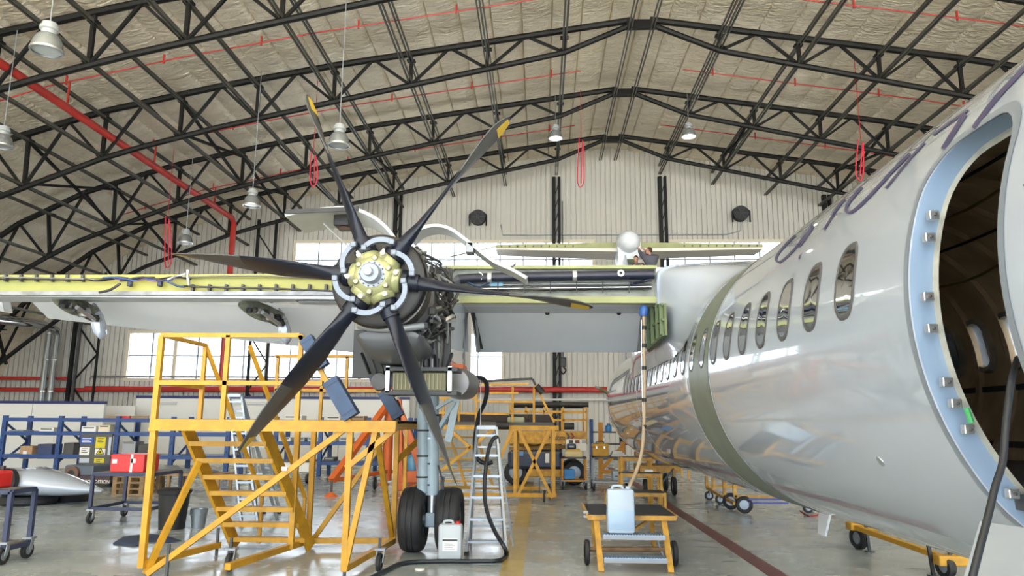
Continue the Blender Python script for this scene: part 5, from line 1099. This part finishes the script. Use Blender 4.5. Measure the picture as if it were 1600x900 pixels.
# white cowling fairing resting on tyres
t = thing('nose_cowling', 'white pointed cowling with a dark round opening, resting on old tires', 'cowling', G(70,790)); y = 14.4
pts = [(-25,757,.5),(10,754,.55),(30,752,.55),(70,757,.5),(105,764,.3),(137,771,.06)]
hts = [(733,779),(735,779),(731,779),(743,779),(756,777),(769,773)]
rings = []
for (u, vc, hw), (v0, v1) in zip(pts, hts):
    p0, p1 = P(u,v1,y), P(u,v0,y); cz_ = (p0.z+p1.z)/2; hz = (p1.z-p0.z)/2; rings.append([V((p0.x, y+.5+hw*math.cos(a_), cz_+hz*math.sin(a_))) for a_ in [2*math.pi*k/20 for k in range(20)]])
MB().loft(rings, True).obj('shell', white, t, 50); c = P(15,752,y-.02); MB().lathe([(.10,.0),(.20,-.03),(.24,.0),(.24,.1)], c, (-.25,-1,.1), 24, False).obj('opening_rim', black, t, 40); MB().lathe([(.001,-.01),(.2,-.01),(.2,.02)], c, (-.25,-1,.1), 24).obj('opening', mat('dark_void',(.03,.025,.025),.6), t)
MB().prism([P(40,731,y+.3),P(56,731,y+.3),P(56,744,y+.3),P(46,740,y+.3)], (0,.1,0)).obj('top_fin', white, t)
zlo = P(0,779,y).z
for c, r_, lb in ((P(22,785,14.5),.52,'large old tire lying flat under the white cowling'),(P(92,782,15.2),.36,'smaller old tire lying flat behind the white cowling')):
    t = thing('tire', lb, 'tire', (c.x,c.y,0)); hh = max(.16, zlo-.03) if r_ > .4 else .2
    MB().lathe([(r_*.5,.03),(r_*.6,0),(r_*.9,0),(r_,.05),(r_,hh-.05),(r_*.9,hh),(r_*.6,hh),(r_*.5,hh-.03)], (c.x,c.y+.4,0), (0,0,1), 32, False).obj('tire_body', tyre_m, t, 40); MB().lathe([(r_*.5,.04),(r_*.5,hh-.04)], (c.x,c.y+.4,0), (0,0,1), 24, False).obj('tire_bead', black, t)
# pallets
y = 16.9; x0, x1 = P(175,760,y).x, P(224,760,y).x
for k in range(3):
    t = thing('pallet', ['wooden pallet at the bottom of the stack behind the navy trolley','wooden pallet in the middle of the stack behind the navy trolley','wooden pallet on top of the stack behind the navy trolley'][k], 'pallet', ((x0+x1)/2,y,.135*k), 'stacked pallets')
    z = .135*k
    for j in range(5): MB().box((x0,y+.18*j,z+.112),(x1,y+.12+.18*j,z+.13)).obj('deck_board', wood, t)
    for xx in (x0, (x0+x1)/2-.05, x1-.1):
        for yy in (y, y+.36, y+.72): MB().box((xx,yy,z+.018),(xx+.1,yy+.12,z+.112)).obj('block', wood, t)
    for yy in (y, y+.36, y+.72): MB().box((x0,yy,z),(x1,yy+.12,z+.018)).obj('base_board', wood, t)
# bin, bucket, cloth
c = G(258,829); t = thing('waste_bin', 'tall black plastic bin behind the work stand post', 'bin', c); hb = P(258,767,c.y).z
MB().lathe([(.001,0),(.19,0),(.23,hb-.06),(.25,hb-.05),(.25,hb),(.22,hb)], c+V((0,.2,0)), (0,0,1), 28).obj('bin_body', black2, t, 40); MB().lathe([(.255,hb-.03),(.26,hb),(.2,hb+.03),(.001,hb+.04)], c+V((0,.2,0)), (0,0,1), 28).obj('bin_lid', black2, t, 40)
c = G(305,825); t = thing('bucket', 'small galvanised bucket beside the black bin', 'bucket', c); MB().lathe([(.001,0),(.10,0),(.135,.28),(.145,.285),(.13,.28),(.095,.01)], c+V((0,.1,0)), (0,0,1), 24).obj('bucket_body', alum, t, 40)
MB().tube(link([c+V((-.135,.1,.27)),c+V((-.09,.0,.2)),c+V((.09,.0,.2)),c+V((.135,.1,.27))],5), .006, 6).obj('bail_handle', greym, t)
t = thing('cloth', 'dark blue cloth crumpled on the floor behind the stand', 'cloth', G(230,845)); rings = []
ol = [(176,850),(192,839),(235,835),(262,838),(284,845),(262,848),(232,847),(212,854)]
base_ = [G(u,v,.004) for u, v in ol]; cc = sum(base_, V((0,0,0)))/len(base_)
MB().loft([[cc+(p-cc)*s_+V((0,0,z+random.uniform(-.006,.01)*(s_<1))) for p in base_] for s_, z in ((1,0),(.98,.012),(.75,.03),(.4,.035),(.1,.03))], True).obj('cloth_sheet', tarp, t, 60)
# aluminium ladders behind the stand
stepladder('tall aluminium A-frame ladder behind the stairs of the work stand', G(378,822), G(404,822), P(358,618,12.4), P(378,618,12.4), 8, 12, 12, .7)
stepladder('aluminium ladder right of the tall one, behind the work stand', G(412,803), G(436,803), P(390,668,14.4), P(412,668,14.4), 6, 13, 13, .9)
# white partitions behind the racks
def partition(lb, u0, u1, v0, y, trims=True):
    a, b = P(u0,v0,y), P(u1,v0,y); t = thing('partition', lb, 'partition', ((a.x+b.x)/2,y,0)); n = max(1, round((b.x-a.x)/2.4))
    for k in range(n): MB().box((a.x+(b.x-a.x)*k/n+.01,y,0),(a.x+(b.x-a.x)*(k+1)/n-.01,y+.1,a.z)).obj('panel', offwhite, t)
    if trims: MB().box((a.x,y-.03,a.z),(b.x,y+.13,a.z+.1)).obj('cap_strip', mat('dark_blue_trim',(.015,.025,.13),.5), t)
    return t
partition('long white panelled partition with blue cap at the far left', -60, 164, 630, 26.0); partition('low white partition segment without a cap', 166, 212, 634, 27.5, False)
pt = partition('white partition with blue cap behind the work stand', 213, 640, 622, 28.5)
for u0, u1 in ((244, 275), (362, 412)): MB().rbox(P(u0,632,28.45), P(u1,628,28.4)+V((0,.05,0)), .01).obj('light_fitting', mat('pale_fitting',(.55,.57,.56),.4), pt)
t = thing('plank', 'wooden plank bundle with a red tag lying on top of the rack', 'plank', P(200,654,22)); MB().bar(P(165,653,22),P(232,653,22),.06,.05).obj('rail', wood, t); MB().bar(P(165,651,22.5),P(232,651,22.5),.06,.05).obj('rail', wood, t); MB().box(P(188,654,21.9),P(205,650,22.0)).obj('tag', redbox, t)
# work benches between stand and racks
t = thing('cabinet', 'grey cabinet on wheels seen through the work stand', 'cabinet', G(458,758)); y = 20.5
MB().rbox((P(432,745,y).x,y,.3),(P(482,745,y).x,y+.7,P(450,722,y).z),.02).obj('cabinet_body', offwhite, t); MB().box((P(430,722,y).x,y-.03,P(450,722,y).z),(P(484,722,y).x,y+.73,P(450,722,y).z+.05)).obj('worktop', dkgrey, t)
for u in (436,478): wheel(t, (P(u,752,y).x,y+.1,.13), .13, .06, (1,0,0)); wheel(t, (P(u,752,y).x,y+.6,.13), .13, .06, (1,0,0)); MB().bar((P(u,752,y).x,y+.1,.13),(P(u,752,y).x,y+.1,.32),.04).obj('wheel_bracket', greym, t)
t = thing('workbench', 'wooden bench with sheet metal parts behind the stairs', 'bench', G(285,770)); y = 17.5
MB().box((P(225,738,y).x,y,P(250,740,y).z-.05),(P(345,738,y).x,y+.8,P(250,740,y).z)).obj('bench_top', wood, t)
for u in (230, 262, 340): MB().bar((P(u,750,y).x,y+.05,0),(P(u,750,y).x,y+.05,P(250,740,y).z-.05),.07).obj('leg', wood, t); MB().bar((P(u,750,y).x,y+.75,0),(P(u,750,y).x,y+.75,P(250,740,y).z-.05),.07).obj('leg', wood, t)
zt = P(250,740,y).z; t = thing('sheet_metal', 'crumpled silver sheet metal part lying on the wooden bench', 'sheet metal', P(280,735,y)); rings = []
for j in range(9):
    x = P(236+11*j,735,y).x; rings.append([V((x,y+.15,zt+.01)),V((x,y+.3,zt+.03+.14*random.random())),V((x,y+.5,zt+.05+.12*random.random())),V((x,y+.7,zt+.01))])
MB().loft(rings, True).obj('sheet', alum, t, 30)
t = thing('locker', 'tall pale locker right of the blue rack', 'locker', G(608,760)); y = 22.5; MB().rbox((P(600,700,y).x,y,0),(P(617,700,y).x,y+.5,P(608,620,y).z),.02).obj('locker_body', offwhite, t); MB().box((P(602,700,y).x,y-.01,.1),(P(608,700,y).x,y-.002,P(608,626,y).z)).obj('locker_door', paper, t)
MB().box((P(609,700,y).x,y-.01,.1),(P(615,700,y).x,y-.002,P(608,626,y).z)).obj('locker_door', paper, t)
# shelf with small items under the tail
t = thing('storage_shelf', 'blue shelf with small containers behind the grey trolley', 'shelf', (P(960,700,26).x,26,0)); y = 26
for u in (925, 975, 1030): MB().box((P(u,700,y).x-.05,y,0),(P(u,700,y).x+.05,y+.6,P(u,655,y).z)).obj('upright', blue, t)
for z in (.5, 1.0, 1.4): MB().box((P(925,700,y).x,y,z-.05),(P(1030,700,y).x,y+.6,z)).obj('shelf_board', dkgrey, t)
random.seed(11)
for k in range(9):
    u = 930+11*k; z = [.5,1.0,1.4][k%3]; x = P(u,700,y).x; t = thing('container', f'small {["red","white","blue","grey","black","green","tan","navy","cream"][k]} container on the blue shelf under the tail', 'container', (x,y+.2,z), 'containers on the blue shelf')
    mt = [red, paper, mat('bright_blue',(.03,.22,.55),.4), greym, black, dkgreen, card, navy, cream][k]; r_ = random.uniform(.09,.13); h_ = random.uniform(.18,.3)
    MB().lathe([(.001,0),(r_,0),(r_,h_*.8),(r_*.5,h_*.9),(r_*.5,h_)], (x,y+.2,z), (0,0,1), 12).obj('container_body', mt, t, 40); MB().lathe([(r_*.55,h_*.95),(r_*.55,h_*1.1),(.001,h_*1.1)], (x,y+.2,z), (0,0,1), 10).obj('container_cap', dkgrey, t)
# chain hoist on the wall post
t = thing('chain_hoist', 'hanging chain hoist hook beside the wall post under the flap', 'hoist', P(880,578,35)); p = P(880,570,35)
MB().tube([p+V((0,0,.3)),(p.x,p.y,12.4)], .03, 6).obj('chain', dkgrey, t); MB().rbox(p-V((.14,.1,.1)), p+V((.14,.1,.35)), .04).obj('hoist_body', black, t); MB().tube(link([p+V((0,0,-.1)),p+V((.12,0,-.25)),p+V((0,0,-.42)),p+V((-.12,0,-.3))],5), .04, 8).obj('hook', black, t)
# ================================================================== PEOPLE ON THE TAIL DOCK
def skin_mesh(name, verts, edges, radii, m, parent, sub=2, smooth=True):
    me = bpy.data.meshes.new(name); me.from_pydata([tuple(v) for v in verts], edges, []); ob = bpy.data.objects.new(name, me); COL.objects.link(ob)
    sk = ob.modifiers.new('skin', 'SKIN'); me.skin_vertices[0].data[0].use_root = True
    for i, r in enumerate(radii): me.skin_vertices[0].data[i].radius = (r, r) if not isinstance(r, tuple) else r
    ss = ob.modifiers.new('sub', 'SUBSURF'); ss.levels = sub; ss.render_levels = sub
    bpy.context.view_layer.update(); nm = bpy.data.meshes.new_from_object(ob.evaluated_get(bpy.context.evaluated_depsgraph_get())); ob.modifiers.clear(); bpy.data.objects.remove(ob)
    nm.materials.clear(); nm.materials.append(m); nm.polygons.foreach_set('use_smooth', [True]*len(nm.polygons)); o = put(name, nm, parent); return o
def person(lb, base, lean, hands, look, S=1.0):
    t = thing('person', lb, 'person', base); B = V(base); up = lambda x, y, z: B+V((x,y,z))*S
    pel = up(0,0,.92); ch_ = up(lean[0]*.7,lean[1]*.7,1.30); nk = up(lean[0],lean[1],1.47); hd = nk+V((look[0]*.04,look[1]*.04,.13))
    sl, sr = ch_+V((-.19,0,.10)), ch_+V((.19,0,.10)); hl, hr = V(hands[0]), V(hands[1])
    def elbow(s, h):
        m_ = (s+h)/2; return m_+V((0,-.06,-.12))
    el, er_ = elbow(sl,hl), elbow(sr,hr)
    skin_mesh('body', [pel,ch_,nk,nk+(hd-nk)*.6,sl,el,hl,sr,er_,hr,up(-.1,0,.88),up(-.11,-.02,.48),up(-.11,0,.08),up(.1,0,.88),up(.11,-.02,.48),up(.11,0,.08)],
      [(0,1),(1,2),(2,3),(1,4),(4,5),(5,6),(1,7),(7,8),(8,9),(0,10),(10,11),(11,12),(0,13),(13,14),(14,15)], [.11,.10,.055,.05,.045,.04,.033,.045,.04,.033,.085,.06,.045,.085,.06,.045], skin_m, t, 1)
    skin_mesh('shirt', [pel+V((0,0,.02)),ch_,nk-V((0,0,.04)),sl,el,el+(hl-el)*.85,sr,er_,er_+(hr-er_)*.85], [(0,1),(1,2),(1,3),(3,4),(4,5),(1,6),(6,7),(7,8)], [(.20,.16),(.23,.17),.09,.115,.085,.065,.115,.085,.065], shirt_m, t, 1)
    skin_mesh('trousers', [pel,up(-.1,0,.86),up(-.11,-.02,.48),up(-.11,0,.1),up(.1,0,.86),up(.11,-.02,.48),up(.11,0,.1)], [(0,1),(1,2),(2,3),(0,4),(4,5),(5,6)], [.16,.11,.08,.07,.11,.08,.07], trous_m, t, 1)
    f_ = V((look[0],look[1],look[2] if len(look) > 2 else 0)).normalized(); sd = f_.cross(V((0,0,1))).normalized(); u_ = sd.cross(f_)
    hm = MB()
    def hp(a, b, c): return hd+sd*a+f_*b+u_*c
    rings = []
    for c, w_, d_, off in ((-.115,.035,.04,.03),(-.09,.055,.065,.02),(-.04,.068,.085,.008),(.0,.074,.094,0),(.05,.074,.096,-.004),(.09,.06,.08,-.008),(.115,.03,.045,-.01)):
        rings.append([hp(w_*math.cos(a), off+d_*math.sin(a), c) for a in [2*math.pi*k/16 for k in range(16)]])
    hm.loft(rings, True); hm.obj('head', skin_m, t, 60)
    MB().add([hp(-.014,.085,-.02),hp(.014,.085,-.02),hp(0,.12,-.018),hp(0,.09,.025)], [(0,1,2),(0,2,3),(1,3,2),(0,3,1)]).obj('nose', skin_m, t); MB().tube([hp(-.022,.085,-.058),hp(.022,.085,-.058)], .006, 5).obj('mouth', mat('lips',(.35,.12,.1),.5), t)
    for s in (-1,1):
        MB().sphere(hp(.03*s,.082,.012), .009, 8).obj('eye', black, t); MB().sphere(hp(.074*s,-.005,-.005), .026, 8, (.45,1,1.2)).obj('ear', skin_m, t)
    rings = [[hp((w_)*math.cos(a), off+d_*math.sin(a), c-(.035 if math.sin(a) > .3 and c < .05 else 0)*(-1)) for a in [2*math.pi*k/16 for k in range(16)]] for c, w_, d_, off in ((-.03,.076,.075,-.035),(.04,.081,.095,-.018),(.085,.072,.09,-.01),(.12,.045,.06,-.012),(.132,.01,.02,-.012))]
    MB().loft(rings, True).obj('hair', hair_m, t, 60)
    for h_, e_ in ((hl,el),(hr,er_)):
        d = (h_-e_).normalized(); s_, u2 = frame_of(d)
        hand = MB().rbox(h_-V((.035,.035,.035)), h_+V((.035,.035,.035)), .02)
        hand.obj('hand', skin_m, t, 50)
        for k, L in enumerate((.055,.065,.068,.06)):
            b0 = h_+d*.03+s_*(-.03+.02*k); MB().tube([b0, b0+d*L*.6, b0+d*L*.9-u2*.03], .0095, 6).obj('finger', skin_m, t, 60)
        b0 = h_+s_*.035; MB().tube([b0, b0+s_*.03+d*.03, b0+s_*.03+d*.06], .011, 6).obj('thumb', skin_m, t, 60)
    for s in (-1,1): MB().rbox(up(.11*s-.05,-.17,0), up(.11*s+.05,.10,.10), .025).obj('shoe', black2, t)
    return t
yp = 24.3; zfoot = P(1017,391,yp).z-1.62
p0 = (P(1017,391,yp).x, yp, zfoot)
person('person in grey shirt reaching up to the tailplane beside the bullet fairing', p0, (-.03,0), ((P(999,387,yp).x,yp+.25,P(999,386,yp).z),(P(1007,389,yp).x,yp+.15,P(1007,388,yp).z)), (-1,.25,.25))
p1 = (P(999,402,yp).x, yp+.35, zfoot-.22)
person('second person, head bowed, half hidden left of the person in grey', p1, (-.05,0), ((P(992,412,yp).x,yp+.2,P(992,414,yp).z),(P(1004,412,yp).x,yp+.1,P(1004,414,yp).z)), (-.5,-1,-.4))
t = thing('tail_dock', 'yellow scaffold dock beneath the people at the tail', 'work stand', (p0[0],yp,0))
MB().box((p0[0]-.5,yp-.6,zfoot-.06),(p0[0]+.9,yp+.75,zfoot)).obj('deck', dkgrey, t) if False else None
MB().box((p0[0]-.05-.3,yp-.55,zfoot-.06),(p0[0]+.9,yp+.2,zfoot-.001)).obj('deck', dkgrey, t); MB().box((p1[0]-.45,yp+.21,zfoot-.28),(p1[0]+.9,yp+.75,zfoot-.221)).obj('deck', dkgrey, t)
xd0, xd1 = p1[0]-.45, p0[0]+.9
for x in (FX+.55, xd1):
    for yy in (yp-.5, yp+.7): MB().bar((x,yy,0),(x,yy,zfoot-.06 if yy < yp else zfoot-.28),.06).obj('post', yellow, t)
bars(t, 'beam', [((xd0,yp-.5,zfoot-.1),(xd1,yp-.5,zfoot-.1)), ((xd0,yp+.7,zfoot-.31),(xd1,yp+.7,zfoot-.31)), ((FX+.55,yp-.5,zfoot-.3),(FX+.55,yp+.7,zfoot-.33))], .06, yellow)
